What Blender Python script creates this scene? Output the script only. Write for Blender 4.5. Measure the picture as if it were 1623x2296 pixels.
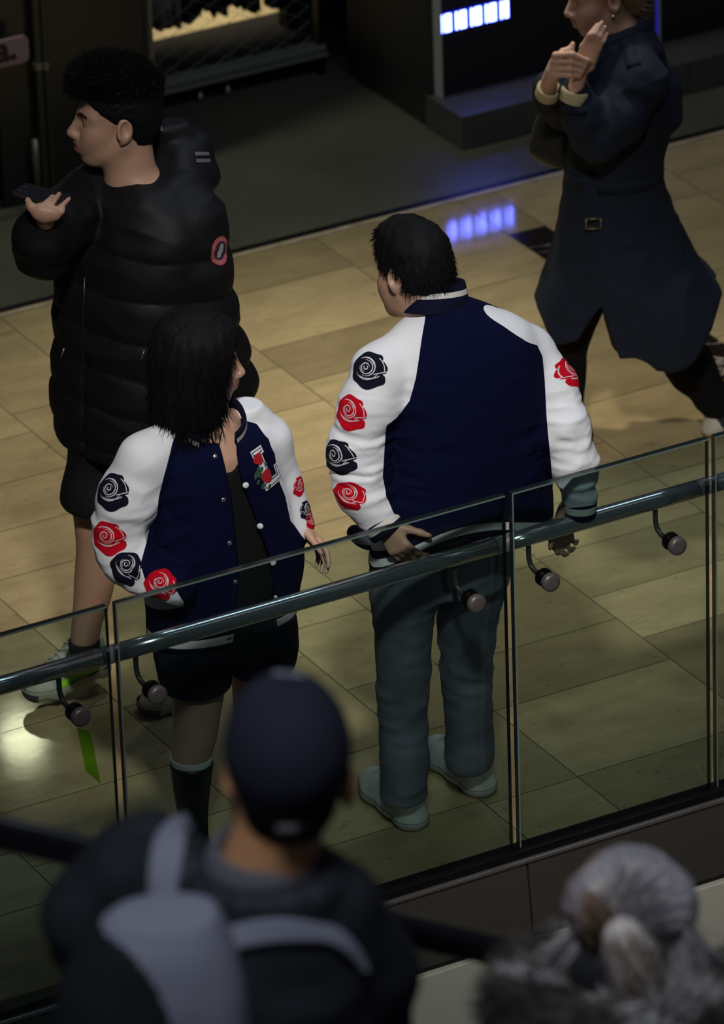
import bpy, math, random
import numpy as np
from mathutils import Vector, Matrix
from mathutils.bvhtree import BVHTree

for o in list(bpy.data.objects): bpy.data.objects.remove(o)
SC = bpy.context.scene
COL = SC.collection

# ------------------------------------------------------------------ camera, sky, lights, exposure
R = np.array([[0.87297, -0.48672, -0.03162], [-0.24146, -0.37516, -0.89496], [0.42373, 0.78891, -0.44503]])
for i in (0, 1):
    R[i] -= R[i].dot(R[2]) / R[2].dot(R[2]) * R[2]
R[1] -= R[1].dot(R[0]) / R[0].dot(R[0]) * R[0]
R /= np.linalg.norm(R, axis=1)[:, None]
CAM = np.array([-6.880, -12.160, 8.0])
FPX, CX, CY = 13350.1, 811.5, 1148.0
cam = bpy.data.cameras.new('camera')
cam.sensor_fit = 'VERTICAL'; cam.sensor_height = 36.0; cam.lens = FPX / 2296 * 36.0
cam.clip_start = 0.5; cam.clip_end = 100
cam.dof.use_dof = True; cam.dof.focus_distance = 15.9; cam.dof.aperture_fstop = 4.0
cam_o = bpy.data.objects.new('camera', cam); COL.objects.link(cam_o)
M = Matrix.Identity(4)
for i in range(3):
    M[i][0] = R[0][i]; M[i][1] = -R[1][i]; M[i][2] = -R[2][i]; M[i][3] = CAM[i]
cam_o.matrix_world = M
SC.camera = cam_o
SC.view_settings.view_transform = 'Standard'; SC.view_settings.look = 'None'
SC.view_settings.exposure = 0.0; SC.view_settings.gamma = 1.0
SC.view_settings.use_curve_mapping = False
SC.cycles.max_bounces = 8; SC.cycles.transparent_max_bounces = 16
SC.cycles.caustics_reflective = False; SC.cycles.caustics_refractive = False
SC.cycles.use_denoising = True
SC.cycles.sample_clamp_indirect = 6.0

world = bpy.data.worlds.new('world'); SC.world = world; world.use_nodes = True
world.node_tree.nodes['Background'].inputs[0].default_value = (0.55, 0.62, 0.8, 1)
world.node_tree.nodes['Background'].inputs[1].default_value = 0.03

def spot(name, loc, aim, power, size_deg, blend, radius, color):
    l = bpy.data.lights.new(name, 'SPOT'); l.energy = power; l.spot_size = math.radians(size_deg)
    l.spot_blend = blend; l.shadow_soft_size = radius; l.color = color
    o = bpy.data.objects.new(name, l); COL.objects.link(o); o.location = loc
    o.rotation_euler = (Vector(aim) - Vector(loc)).to_track_quat('-Z', 'Y').to_euler()
    return o

def area(name, loc, aim, power, sx, sy, color):
    l = bpy.data.lights.new(name, 'AREA'); l.energy = power; l.shape = 'RECTANGLE'; l.size = sx; l.size_y = sy; l.color = color
    o = bpy.data.objects.new(name, l); COL.objects.link(o); o.location = loc
    o.rotation_euler = (Vector(aim) - Vector(loc)).to_track_quat('-Z', 'Y').to_euler()
    return o

spot('atrium_spot', (-3.1, -5.4, 8.2), (0.05, 0.42, 1.2), 2550, 20, 1.0, 0.35, (1.0, 0.985, 0.97))
spot('downlight', (1.5, 2.9, 4.5), (0.95, 2.2, 0), 330, 47, 1.0, 0.12, (1.0, 0.93, 0.82))
spot('downlight', (-1.6, 2.9, 4.5), (-0.8, 1.6, 0), 9, 80, 1.0, 0.12, (1.0, 0.88, 0.72))
spot('downlight', (3.6, 2.6, 4.5), (2.6, 2.2, 0), 18, 80, 1.0, 0.12, (1.0, 0.88, 0.72))
spot('shop_downlight', (0.6, 4.5, 4.0), (1.4, 4.5, 0), 95, 100, 1.0, 0.12, (0.95, 1.0, 0.85))
area('rail_streak_light', (1.35, 1.3, 4.6), (1.35, 1.3, 0), 34, 3.5, 0.5, (0.70, 0.82, 1.0))  # unseen area lamp added to put the streak on the steel handrail
spot('escalator_spot', (-5.0, -7.0, 10.5), (-2.7, -4.7, 2.6), 1750, 37, 1.0, 1.2, (0.74, 0.82, 1.0))
spot('fascia_fill', (-1.4, -8.0, 4.6), (0.5, 0.0, -0.5), 330, 19, 0.8, 0.4, (1.0, 0.95, 0.82))  # unseen fill added to brighten the fascia and cream slab edge
lp = bpy.data.lights.new('pendant_lamp', 'POINT'); lp.energy = 5; lp.shadow_soft_size = 0.08; lp.color = (1.0, 0.85, 0.55)
lpo = bpy.data.objects.new('pendant_lamp', lp); COL.objects.link(lpo); lpo.location = (0.694, 4.50, 1.904)

# ------------------------------------------------------------------ picture-to-place helpers (a pixel's ray met with a real plane)
def ray(x, y): return R.T @ np.array([(x - CX) / FPX, (y - CY) / FPX, 1.0])
def at(x, y, Y):
    d = ray(x, y); return CAM + (Y - CAM[1]) / d[1] * d
def atz(x, y, z=0.0):
    d = ray(x, y); return CAM + (z - CAM[2]) / d[2] * d
UU = np.array([R[0][0], R[0][1], 0]); UU /= np.linalg.norm(UU)
WW = np.array([-UU[1], UU[0], 0])
YAW = math.atan2(UU[1], UU[0])

class Frame:
    """a person's own frame: u to the camera's right, w away from it, z up, origin on the ground"""
    def __init__(s, G): s.G = np.array(G, float)
    def L(s, P):
        d = np.array(P) - s.G; return np.array([d @ UU, d @ WW, d[2]])
    def J(s, x, y, w=0.0):
        d = ray(x, y); t = (w - (CAM - s.G) @ WW) / (d @ WW); return s.L(CAM + t * d)
    def Jz(s, x, y, z): return s.L(atz(x, y, s.G[2] + z))
    def Wd(s, p): return s.G + p[0] * UU + p[1] * WW + np.array([0, 0, p[2]])

# ------------------------------------------------------------------ materials
def lin(c): return c / 12.92 if c <= 0.04045 else ((c + 0.055) / 1.055) ** 2.4
def rgb(r, g, b): return (lin(r / 255), lin(g / 255), lin(b / 255), 1)
MATS = {}
def mat(name, col, rough=0.8, metal=0.0, spec=0.5, bump=None, var=0.0, vscale=8.0, emit=None, estr=0.0, sheen=0.0, coat=0.0):
    if name in MATS: return MATS[name]
    m = bpy.data.materials.new(name); m.use_nodes = True
    nt = m.node_tree; b = nt.nodes['Principled BSDF']
    b.inputs['Base Color'].default_value = col; b.inputs['Roughness'].default_value = rough
    b.inputs['Metallic'].default_value = metal; b.inputs['Specular IOR Level'].default_value = spec
    b.inputs['Sheen Weight'].default_value = sheen; b.inputs['Coat Weight'].default_value = coat
    if emit: b.inputs['Emission Color'].default_value = emit; b.inputs['Emission Strength'].default_value = estr
    tc = nt.nodes.new('ShaderNodeTexCoord')
    if var:
        n = nt.nodes.new('ShaderNodeTexNoise'); n.inputs['Scale'].default_value = vscale; n.inputs['Detail'].default_value = 6
        nt.links.new(tc.outputs['Object'], n.inputs['Vector'])
        mr = nt.nodes.new('ShaderNodeMapRange'); mr.inputs['From Min'].default_value = 0.3; mr.inputs['From Max'].default_value = 0.7
        mr.inputs['To Min'].default_value = 1 - var; mr.inputs['To Max'].default_value = 1 + var
        nt.links.new(n.outputs['Fac'], mr.inputs['Value'])
        mx = nt.nodes.new('ShaderNodeVectorMath'); mx.operation = 'SCALE'
        mx.inputs[0].default_value = col[:3]; nt.links.new(mr.outputs[0], mx.inputs['Scale'])
        nt.links.new(mx.outputs[0], b.inputs['Base Color'])
    if bump:
        n = nt.nodes.new('ShaderNodeTexNoise'); n.inputs['Scale'].default_value = bump[0]; n.inputs['Detail'].default_value = 4
        nt.links.new(tc.outputs['Object'], n.inputs['Vector'])
        bp = nt.nodes.new('ShaderNodeBump'); bp.inputs['Strength'].default_value = bump[1]; bp.inputs['Distance'].default_value = bump[2]
        nt.links.new(n.outputs['Fac'], bp.inputs['Height']); nt.links.new(bp.outputs[0], b.inputs['Normal'])
    MATS[name] = m
    return m

def glass_mat(name, tint, refl=1.0):
    m = bpy.data.materials.new(name); m.use_nodes = True; nt = m.node_tree
    for n in list(nt.nodes): nt.nodes.remove(n)
    out = nt.nodes.new('ShaderNodeOutputMaterial'); mix = nt.nodes.new('ShaderNodeMixShader')
    tr = nt.nodes.new('ShaderNodeBsdfTransparent'); tr.inputs[0].default_value = tint
    gl = nt.nodes.new('ShaderNodeBsdfGlossy'); gl.inputs['Roughness'].default_value = 0.02
    fr = nt.nodes.new('ShaderNodeFresnel'); fr.inputs[0].default_value = 1.45
    mu = nt.nodes.new('ShaderNodeMath'); mu.operation = 'MULTIPLY'; mu.inputs[1].default_value = refl
    nt.links.new(fr.outputs[0], mu.inputs[0]); nt.links.new(mu.outputs[0], mix.inputs[0])
    nt.links.new(tr.outputs[0], mix.inputs[1]); nt.links.new(gl.outputs[0], mix.inputs[2]); nt.links.new(mix.outputs[0], out.inputs[0])
    return m

# ------------------------------------------------------------------ mesh helpers
def obj(name, V, F, mats, parent=None, fm=None, smooth=True, label=None, cat=None, group=None, kind=None):
    V = np.asarray(V, dtype=np.float32).reshape(-1, 3)
    me = bpy.data.meshes.new(name)
    if isinstance(F, np.ndarray) and F.ndim == 2 and len(F):
        k = F.shape[1]; n = len(F)
        me.vertices.add(len(V)); me.vertices.foreach_set('co', V.ravel())
        me.loops.add(n * k); me.loops.foreach_set('vertex_index', F.astype(np.int32).ravel())
        me.polygons.add(n); me.polygons.foreach_set('loop_start', np.arange(0, n * k, k, dtype=np.int32))
        me.update(calc_edges=True)
    else:
        me.from_pydata(V.tolist(), [], [tuple(int(i) for i in f) for f in F]); me.update()
    for m in (mats if isinstance(mats, (list, tuple)) else [mats]): me.materials.append(m)
    if fm is not None: me.polygons.foreach_set('material_index', np.asarray(fm, dtype=np.int32))
    if smooth: me.polygons.foreach_set('use_smooth', np.ones(len(me.polygons), dtype=bool))
    o = bpy.data.objects.new(name, me); COL.objects.link(o)
    if parent is not None: o.parent = parent
    tag(o, label, cat, group, kind)
    return o

def tag(o, label=None, cat=None, group=None, kind=None):
    if label: o['label'] = label
    if cat: o['category'] = cat
    if group: o['group'] = group
    if kind: o['kind'] = kind
    return o

def empty(name, loc, rz=0.0, label=None, cat=None, group=None, kind=None):
    o = bpy.data.objects.new(name, None); COL.objects.link(o); o.location = loc; o.rotation_euler = (0, 0, rz)
    return tag(o, label, cat, group, kind)

class MB:
    """collects boxes, tubes and lathes into one mesh"""
    def __init__(s): s.V = []; s.F = []; s.M = []; s.n = 0
    def add(s, V, F, m=0):
        s.V.append(np.asarray(V, float).reshape(-1, 3))
        for f in F: s.F.append(tuple(int(i) + s.n for i in f)); s.M.append(m)
        s.n += len(s.V[-1])
    def box(s, lo, hi, m=0, bev=0.0):
        x0, y0, z0 = lo; x1, y1, z1 = hi
        if bev <= 0:
            V = [(x, y, z) for x in (x0, x1) for y in (y0, y1) for z in (z0, z1)]
            F = [(0, 1, 3, 2), (4, 6, 7, 5), (0, 4, 5, 1), (2, 3, 7, 6), (0, 2, 6, 4), (1, 5, 7, 3)]
            s.add(V, F, m); return
        import bmesh
        bm = bmesh.new(); bmesh.ops.create_cube(bm, size=1)
        for v in bm.verts: v.co = Vector(((x0 + x1) / 2 + v.co.x * (x1 - x0), (y0 + y1) / 2 + v.co.y * (y1 - y0), (z0 + z1) / 2 + v.co.z * (z1 - z0)))
        bmesh.ops.bevel(bm, geom=list(bm.edges), offset=bev, segments=2, affect='EDGES', profile=0.5)
        bm.verts.index_update(); s.add([v.co[:] for v in bm.verts], [[v.index for v in f.verts] for f in bm.faces], m); bm.free()
    def tube(s, pts, rad, n=12, m=0, caps=True, sq=None):
        pts = np.asarray(pts, float); k = len(pts)
        rad = np.broadcast_to(np.asarray(rad, float), (k,))
        t = np.gradient(pts, axis=0); t /= np.linalg.norm(t, axis=1)[:, None] + 1e-12
        up = np.array([0, 0, 1.0]) if abs(t[0][2]) < 0.9 else np.array([1.0, 0, 0])
        a = np.cross(t[0], up); a /= np.linalg.norm(a)
        V = []; th = np.linspace(0, 2 * np.pi, n, endpoint=False)
        for i in range(k):
            a = a - (a @ t[i]) * t[i]; a /= np.linalg.norm(a); b = np.cross(t[i], a)
            q = sq if sq is not None else 1.0
            for c, d in zip(np.cos(th), np.sin(th)): V.append(pts[i] + rad[i] * (c * a + q * d * b))
        F = [(i * n + j, i * n + (j + 1) % n, (i + 1) * n + (j + 1) % n, (i + 1) * n + j) for i in range(k - 1) for j in range(n)]
        if caps: F += [tuple(range(n - 1, -1, -1)), tuple(range((k - 1) * n, k * n))]
        s.add(V, F, m)
    def lathe(s, c, axis, prof, n=24, m=0):
        """prof: list of (distance along axis, radius)"""
        axis = np.asarray(axis, float); axis /= np.linalg.norm(axis)
        up = np.array([0, 0, 1.0]) if abs(axis[2]) < 0.9 else np.array([1.0, 0, 0])
        a = np.cross(axis, up); a /= np.linalg.norm(a); b = np.cross(axis, a)
        V = []; th = np.linspace(0, 2 * np.pi, n, endpoint=False)
        for h, r in prof:
            for t in th: V.append(np.asarray(c) + h * axis + r * (np.cos(t) * a + np.sin(t) * b))
        k = len(prof)
        F = [(i * n + j, i * n + (j + 1) % n, (i + 1) * n + (j + 1) % n, (i + 1) * n + j) for i in range(k - 1) for j in range(n)]
        F += [tuple(range(n - 1, -1, -1)), tuple(range((k - 1) * n, k * n))]
        s.add(V, F, m)
    def build(s, name, mats, parent=None, smooth=False, **kw):
        V = np.concatenate(s.V)
        return obj(name, V, s.F, mats, parent, fm=s.M, smooth=smooth, **kw)

# ------------------------------------------------------------------ soft-solid modelling: a distance field turned into one continuous surface
def spl(x, xs, ys):
    """smooth monotone-ish cubic through the rows"""
    xs = np.asarray(xs, float); ys = np.asarray(ys, float)
    if len(xs) < 3: return np.interp(x, xs, ys)
    m = np.gradient(ys, xs)
    i = np.clip(np.searchsorted(xs, x) - 1, 0, len(xs) - 2)
    h = xs[i + 1] - xs[i]; t = np.clip((x - xs[i]) / h, 0, 1)
    return ((2 * t**3 - 3 * t**2 + 1) * ys[i] + (t**3 - 2 * t**2 + t) * h * m[i] + (-2 * t**3 + 3 * t**2) * ys[i + 1] + (t**3 - t**2) * h * m[i + 1])

def vnoise(P, seed=0):
    P = np.asarray(P, float); I = np.floor(P).astype(np.int64); T = P - I; T = T * T * (3 - 2 * T)
    out = 0
    for dx in (0, 1):
        for dy in (0, 1):
            for dz in (0, 1):
                h = ((I[..., 0] + dx) * 73856093) ^ ((I[..., 1] + dy) * 19349663) ^ ((I[..., 2] + dz) * 83492791) ^ (seed * 2654435761)
                h = (h ^ (h >> 13)) * 1274126177; h = (h ^ (h >> 16)) & 0xffff
                w = (T[..., 0] if dx else 1 - T[..., 0]) * (T[..., 1] if dy else 1 - T[..., 1]) * (T[..., 2] if dz else 1 - T[..., 2])
                out = out + w * (h / 32767.5 - 1)
    return out

class SDF:
    def __init__(s, lo, hi, h):
        s.lo = np.array(lo, float); s.h = h; n = np.ceil((np.array(hi) - s.lo) / h).astype(int) + 1
        s.f = np.full(n, 0.5, np.float32)
    def reg(s, lo, hi):
        i0 = np.clip(np.floor((np.array(lo) - s.lo) / s.h).astype(int), 0, np.array(s.f.shape)); i1 = np.clip(np.ceil((np.array(hi) - s.lo) / s.h).astype(int) + 1, 0, np.array(s.f.shape))
        sl = tuple(slice(a, b) for a, b in zip(i0, i1))
        X, Y, Z = [s.lo[k] + s.h * np.arange(i0[k], i1[k]) for k in range(3)]
        return sl, X[:, None, None], Y[None, :, None], Z[None, None, :]
    def put(s, lo, hi, fn, k=0.01, op='u'):
        m = k + 0.015
        sl, X, Y, Z = s.reg(np.array(lo) - m, np.array(hi) + m)
        a = s.f[sl]
        if a.size == 0: return s
        b = np.broadcast_to(fn(X, Y, Z), a.shape)
        if op == 's': b = -b
        if k <= 0: s.f[sl] = np.minimum(a, b) if op == 'u' else np.maximum(a, b); return s
        hh = np.maximum(k - np.abs(a - b), 0) / k
        s.f[sl] = (np.minimum(a, b) - hh * hh * k / 4) if op == 'u' else (np.maximum(a, b) + hh * hh * k / 4)
        return s
    def cap(s, a, b, ra, rb=None, k=0.01, op='u', flat=None):
        a = np.asarray(a, float); b = np.asarray(b, float); rb = ra if rb is None else rb
        ab = b - a; L2 = ab @ ab + 1e-12; r = max(ra, rb)
        if flat is not None:
            n = np.asarray(flat[0], float); n = n / np.linalg.norm(n); q = 1 / flat[1] - 1; r = r * max(1, flat[1])
        def fn(X, Y, Z):
            x, y, z = X - a[0], Y - a[1], Z - a[2]
            t = np.clip((x * ab[0] + y * ab[1] + z * ab[2]) / L2, 0, 1)
            x = x - t * ab[0]; y = y - t * ab[1]; z = z - t * ab[2]
            if flat is not None:
                d = (x * n[0] + y * n[1] + z * n[2]) * q
                x = x + d * n[0]; y = y + d * n[1]; z = z + d * n[2]
                return (np.sqrt(x * x + y * y + z * z) - (ra + t * (rb - ra))) * min(1.0, flat[1])
            return np.sqrt(x * x + y * y + z * z) - (ra + t * (rb - ra))
        return s.put(np.minimum(a, b) - r, np.maximum(a, b) + r, fn, k, op)
    def chain(s, pts, rads, k=0.01, op='u', flat=None):
        for i in range(len(pts) - 1): s.cap(pts[i], pts[i + 1], rads[i], rads[i + 1], k, op, flat)
        return s
    def ell(s, c, r, A=None, k=0.01, op='u'):
        c = np.asarray(c, float); r = np.asarray(r, float); A = np.eye(3) if A is None else np.asarray(A)
        ext = np.sqrt(((A * r[:, None]) ** 2).sum(0))
        def fn(X, Y, Z):
            x, y, z = X - c[0], Y - c[1], Z - c[2]
            p = [(A[i][0] * x + A[i][1] * y + A[i][2] * z) for i in range(3)]
            k0 = np.sqrt(sum((p[i] / r[i]) ** 2 for i in range(3))); k1 = np.sqrt(sum((p[i] / r[i] ** 2) ** 2 for i in range(3))) + 1e-9
            return k0 * (k0 - 1) / k1
        return s.put(c - ext, c + ext, fn, k, op)
    def rbox(s, c, half, A=None, rnd=0.005, k=0.005, op='u'):
        c = np.asarray(c, float); half = np.asarray(half, float); A = np.eye(3) if A is None else np.asarray(A)
        ext = np.abs(A.T) @ half
        def fn(X, Y, Z):
            x, y, z = X - c[0], Y - c[1], Z - c[2]
            q = [np.abs(A[i][0] * x + A[i][1] * y + A[i][2] * z) - half[i] + rnd for i in range(3)]
            return np.sqrt(sum(np.maximum(v, 0) ** 2 for v in q)) + np.minimum(np.maximum(np.maximum(q[0], q[1]), q[2]), 0) - rnd
        return s.put(c - ext, c + ext, fn, k, op)
    def loft(s, rows, phi=0.0, k=0.02, op='u', e=2.0, endk=0.02):
        """rows: (z, u, w, half-width, half-depth); phi turns the section about z"""
        rows = sorted([tuple(r) for r in rows]); z, cu, cw, a, b = [np.array(v, float) for v in zip(*rows)]
        m = max(a.max(), b.max()); c, sn = math.cos(phi), math.sin(phi)
        lo = (cu.min() - m, cw.min() - m, z[0]); hi = (cu.max() + m, cw.max() + m, z[-1])
        def fn(X, Y, Z):
            zz = Z.ravel(); f = lambda v: spl(zz, z, v)[None, None, :]
            x = X - f(cu); y = Y - f(cw); xr = (x * c + y * sn) / f(a); yr = (-x * sn + y * c) / f(b)
            d = ((np.abs(xr) ** e + np.abs(yr) ** e) ** (1 / e) - 1) * np.minimum(f(a), f(b))
            g = np.maximum(z[0] - Z, Z - z[-1])
            hh = np.maximum(endk - np.abs(d - g), 0) / endk
            return np.maximum(d, g) + hh * hh * endk / 4
        return s.put(lo, hi, fn, k, op)
    def cut(s, fn, k=0.006):
        sl, X, Y, Z = s.reg(s.lo, s.lo + s.h * (np.array(s.f.shape) - 1))
        b = np.broadcast_to(fn(X, Y, Z), s.f.shape); hh = np.maximum(k - np.abs(s.f - b), 0) / k
        s.f = (np.maximum(s.f, b) + hh * hh * k / 4).astype(np.float32); return s
    def mesh(s, smooth=1):
        f = s.f.copy()
        for ax in range(3):
            sl = [slice(None)] * 3
            for e in (0, -1): sl[ax] = e; f[tuple(sl)] = np.maximum(f[tuple(sl)], 1e-4)
        S = f < 0
        C = [(i, j, k) for i in (0, 1) for j in (0, 1) for k in (0, 1)]
        n = np.array(f.shape)
        cnt = sum(S[i:n[0] - 1 + i, j:n[1] - 1 + j, k:n[2] - 1 + k].astype(np.int8) for i, j, k in C)
        A = np.argwhere((cnt > 0) & (cnt < 8))
        g = np.stack([f[A[:, 0] + i, A[:, 1] + j, A[:, 2] + k] for i, j, k in C], 1)
        P = np.zeros((len(A), 3)); W = np.zeros(len(A))
        for a in range(8):
            for b in range(a + 1, 8):
                if sum(x != y for x, y in zip(C[a], C[b])) != 1: continue
                x = (g[:, a] < 0) != (g[:, b] < 0)
                t = np.where(x, g[:, a] / np.where(x, g[:, a] - g[:, b], 1), 0)[:, None]
                P += np.where(x[:, None], np.array(C[a]) + t * (np.array(C[b]) - np.array(C[a])), 0); W += x
        V = s.lo + s.h * (A + P / W[:, None])
        idx = np.full(n - 1, -1, np.int32); idx[A[:, 0], A[:, 1], A[:, 2]] = np.arange(len(A))
        Q = []
        for ax in range(3):
            o1, o2 = (ax + 1) % 3, (ax + 2) % 3
            a0 = [slice(None)] * 3; a1 = [slice(None)] * 3; a0[ax] = slice(0, -1); a1[ax] = slice(1, None)
            for o in (o1, o2): a0[o] = slice(1, -1); a1[o] = slice(1, -1)
            s0, s1 = S[tuple(a0)], S[tuple(a1)]
            E = np.argwhere(s0 != s1); off = np.zeros(3, int); off[o1] = off[o2] = 1; E2 = E + off
            flip = s1[E[:, 0], E[:, 1], E[:, 2]]
            def at_(d1, d2):
                q = E2.copy(); q[:, o1] -= d1; q[:, o2] -= d2; return idx[q[:, 0], q[:, 1], q[:, 2]]
            q = np.stack([at_(1, 1), at_(0, 1), at_(0, 0), at_(1, 0)], 1); q[flip] = q[flip][:, ::-1]; Q.append(q)
        F = np.concatenate(Q); F = F[(F >= 0).all(1)]
        for _ in range(smooth): V = relax(V, F)
        return V, F

def relax(V, F, lam=0.5):
    acc = np.zeros_like(V); cnt = np.zeros(len(V))
    for i in range(4):
        j = (i + 1) % 4
        np.add.at(acc, F[:, i], V[F[:, j]]); np.add.at(acc, F[:, j], V[F[:, i]]); np.add.at(cnt, F[:, i], 1); np.add.at(cnt, F[:, j], 1)
    return V + lam * (acc / np.maximum(cnt, 1)[:, None] - V)

def normals(V, F):
    n = np.cross(V[F[:, 2]] - V[F[:, 0]], V[F[:, 3]] - V[F[:, 1]]) if F.shape[1] == 4 else np.cross(V[F[:, 1]] - V[F[:, 0]], V[F[:, 2]] - V[F[:, 0]]); N = np.zeros_like(V)
    for i in range(F.shape[1]): np.add.at(N, F[:, i], n)
    return N / (np.linalg.norm(N, axis=1)[:, None] + 1e-12)

def snap(V, F, g, lev=0.0):
    """moves the vertices next to the line g = lev onto it, so that a seam is clean"""
    for _ in range(2): V = snap_once(V, F, g, lev)
    return V

def snap_once(V, F, g, lev):
    gv = g(V) - lev; e = 1e-4
    G = np.stack([(g(V + np.eye(3)[i] * e) - lev - gv) / e for i in range(3)], 1)
    N = normals(V, F); G = G - (G * N).sum(1)[:, None] * N
    sel = np.zeros(len(V), bool)
    for i in range(F.shape[1]):
        a, b = F[:, i], F[:, (i + 1) % F.shape[1]]; x = (gv[a] < 0) != (gv[b] < 0)
        near = np.where(np.abs(gv[a]) < np.abs(gv[b]), a, b)[x]; sel[near] = True
    G2 = (G * G).sum(1); ok = sel & (G2 > 0.05)
    V = V.copy(); st = -(gv / np.maximum(G2, 1e-6))[:, None] * G; L = np.linalg.norm(st, axis=1)[:, None]
    V[ok] += (st * np.minimum(1, 0.010 / (L + 1e-9)))[ok]
    return V

def split(V, F, lines):
    """quads into triangles, the diagonal laid along the seam lines (g, level) wherever one passes"""
    G = np.min([np.abs(g(V) - l) for g, l in lines], axis=0); d = np.linalg.norm(V[F[:, 0]] - V[F[:, 2]], axis=1) - np.linalg.norm(V[F[:, 1]] - V[F[:, 3]], axis=1)
    c = np.maximum(G[F[:, 0]], G[F[:, 2]]) - np.maximum(G[F[:, 1]], G[F[:, 3]]); c = np.where(np.min(G[F], axis=1) < 0.012, c, d); a = (c <= 0)[:, None]
    return np.concatenate([np.where(a, F[:, [0, 1, 2]], F[:, [0, 1, 3]]), np.where(a, F[:, [0, 2, 3]], F[:, [1, 2, 3]])])

def sub(V, F, mask):
    """the faces picked by mask, with their own vertices"""
    f = F[mask]; u, inv = np.unique(f, return_inverse=True); return V[u], inv.reshape(f.shape)

class Skin:
    """a surface other things are laid on"""
    def __init__(s, V, F): s.t = BVHTree.FromPolygons([tuple(v) for v in np.asarray(V, float)], [tuple(int(i) for i in f) for f in F])
    def hit(s, o, d, dist=1.0):
        r = s.t.ray_cast(Vector(o), Vector(d), dist); return r[0], r[1]

def decal(name, skin, c, N, up, w, h, cls, mats, parent, res=60, lift=0.0015, reach=0.12, **kw):
    """a thin patch laid on a surface: cls(u, v) in -1..1 gives the material of each cell, -1 for none"""
    N = np.asarray(N, float); N /= np.linalg.norm(N); up = np.asarray(up, float); up = up - (up @ N) * N; up /= np.linalg.norm(up)
    rt = np.cross(up, N)
    nu = res; nv = max(3, int(res * h / w)); us = np.linspace(-1, 1, nu + 1); vs = np.linspace(-1, 1, nv + 1)
    uc, vc = np.meshgrid((us[1:] + us[:-1]) / 2, (vs[1:] + vs[:-1]) / 2, indexing='ij'); K = cls(uc, vc)
    need = np.zeros((nu + 1, nv + 1), bool); k = K >= 0
    for a in (0, 1):
        for b in (0, 1): need[a:nu + a, b:nv + b] |= k
    pos = {}; V = []
    for i, j in np.argwhere(need):
        o = np.asarray(c) + us[i] * w / 2 * rt + vs[j] * h / 2 * up + N * reach
        p, nn = skin.hit(o, -N, reach * 2.2)
        if p is None: continue
        pos[(i, j)] = len(V); V.append(np.array(p) + np.array(nn) * lift)
    F = []; fm = []
    for i, j in np.argwhere(k):
        q = [(i, j), (i + 1, j), (i + 1, j + 1), (i, j + 1)]
        if all(t in pos for t in q):
            q = [pos[t] for t in q]
            if max(np.linalg.norm(V[q[a]] - V[q[a - 1]]) for a in range(4)) < 3.5 * w / nu: F.append(q); fm.append(K[i, j])
    if not F: return None
    return obj(name, np.array(V), np.array(F), mats, parent, fm=fm, **kw)

def fuzz(name, roots, dirs, length, r, mats, parent, seed=0, curl=0.3, seg=4, grav=0.0, fm=None, **kw):
    """tapering strands (one mesh)"""
    rng = np.random.default_rng(seed); n = len(roots); roots = np.asarray(roots, float); d = np.asarray(dirs, float)
    d = d / (np.linalg.norm(d, axis=1)[:, None] + 1e-9); length = np.broadcast_to(length, (n,)) * rng.uniform(0.7, 1.15, n)
    P = [roots]; w = rng.normal(0, curl, (n, 3))
    for i in range(seg):
        d = d + w / seg + np.array([0, 0, -grav / seg]); d /= np.linalg.norm(d, axis=1)[:, None]
        P.append(P[-1] + d * (length / seg)[:, None])
    s1 = np.cross(d, rng.normal(0, 1, (n, 3))); s1 /= np.linalg.norm(s1, axis=1)[:, None]; s2 = np.cross(d, s1)
    V = []
    for i in range(seg + 1):
        rr = r * (1 - 0.85 * i / seg)
        for a in (0, 2.094, 4.189): V.append(P[i] + rr * (math.cos(a) * s1 + math.sin(a) * s2))
    V = np.stack(V, 1).reshape(-1, 3); m = 3 * (seg + 1)
    F = np.array([(i * 3 + j, i * 3 + (j + 1) % 3, i * 3 + 3 + (j + 1) % 3, i * 3 + 3 + j) for i in range(seg) for j in range(3)])
    FF = (F[None] + (np.arange(n) * m)[:, None, None]).reshape(-1, 4)
    f = np.repeat(np.asarray(fm), len(F)) if fm is not None else None
    return obj(name, V, FF, mats, parent, fm=f, **kw)
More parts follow.
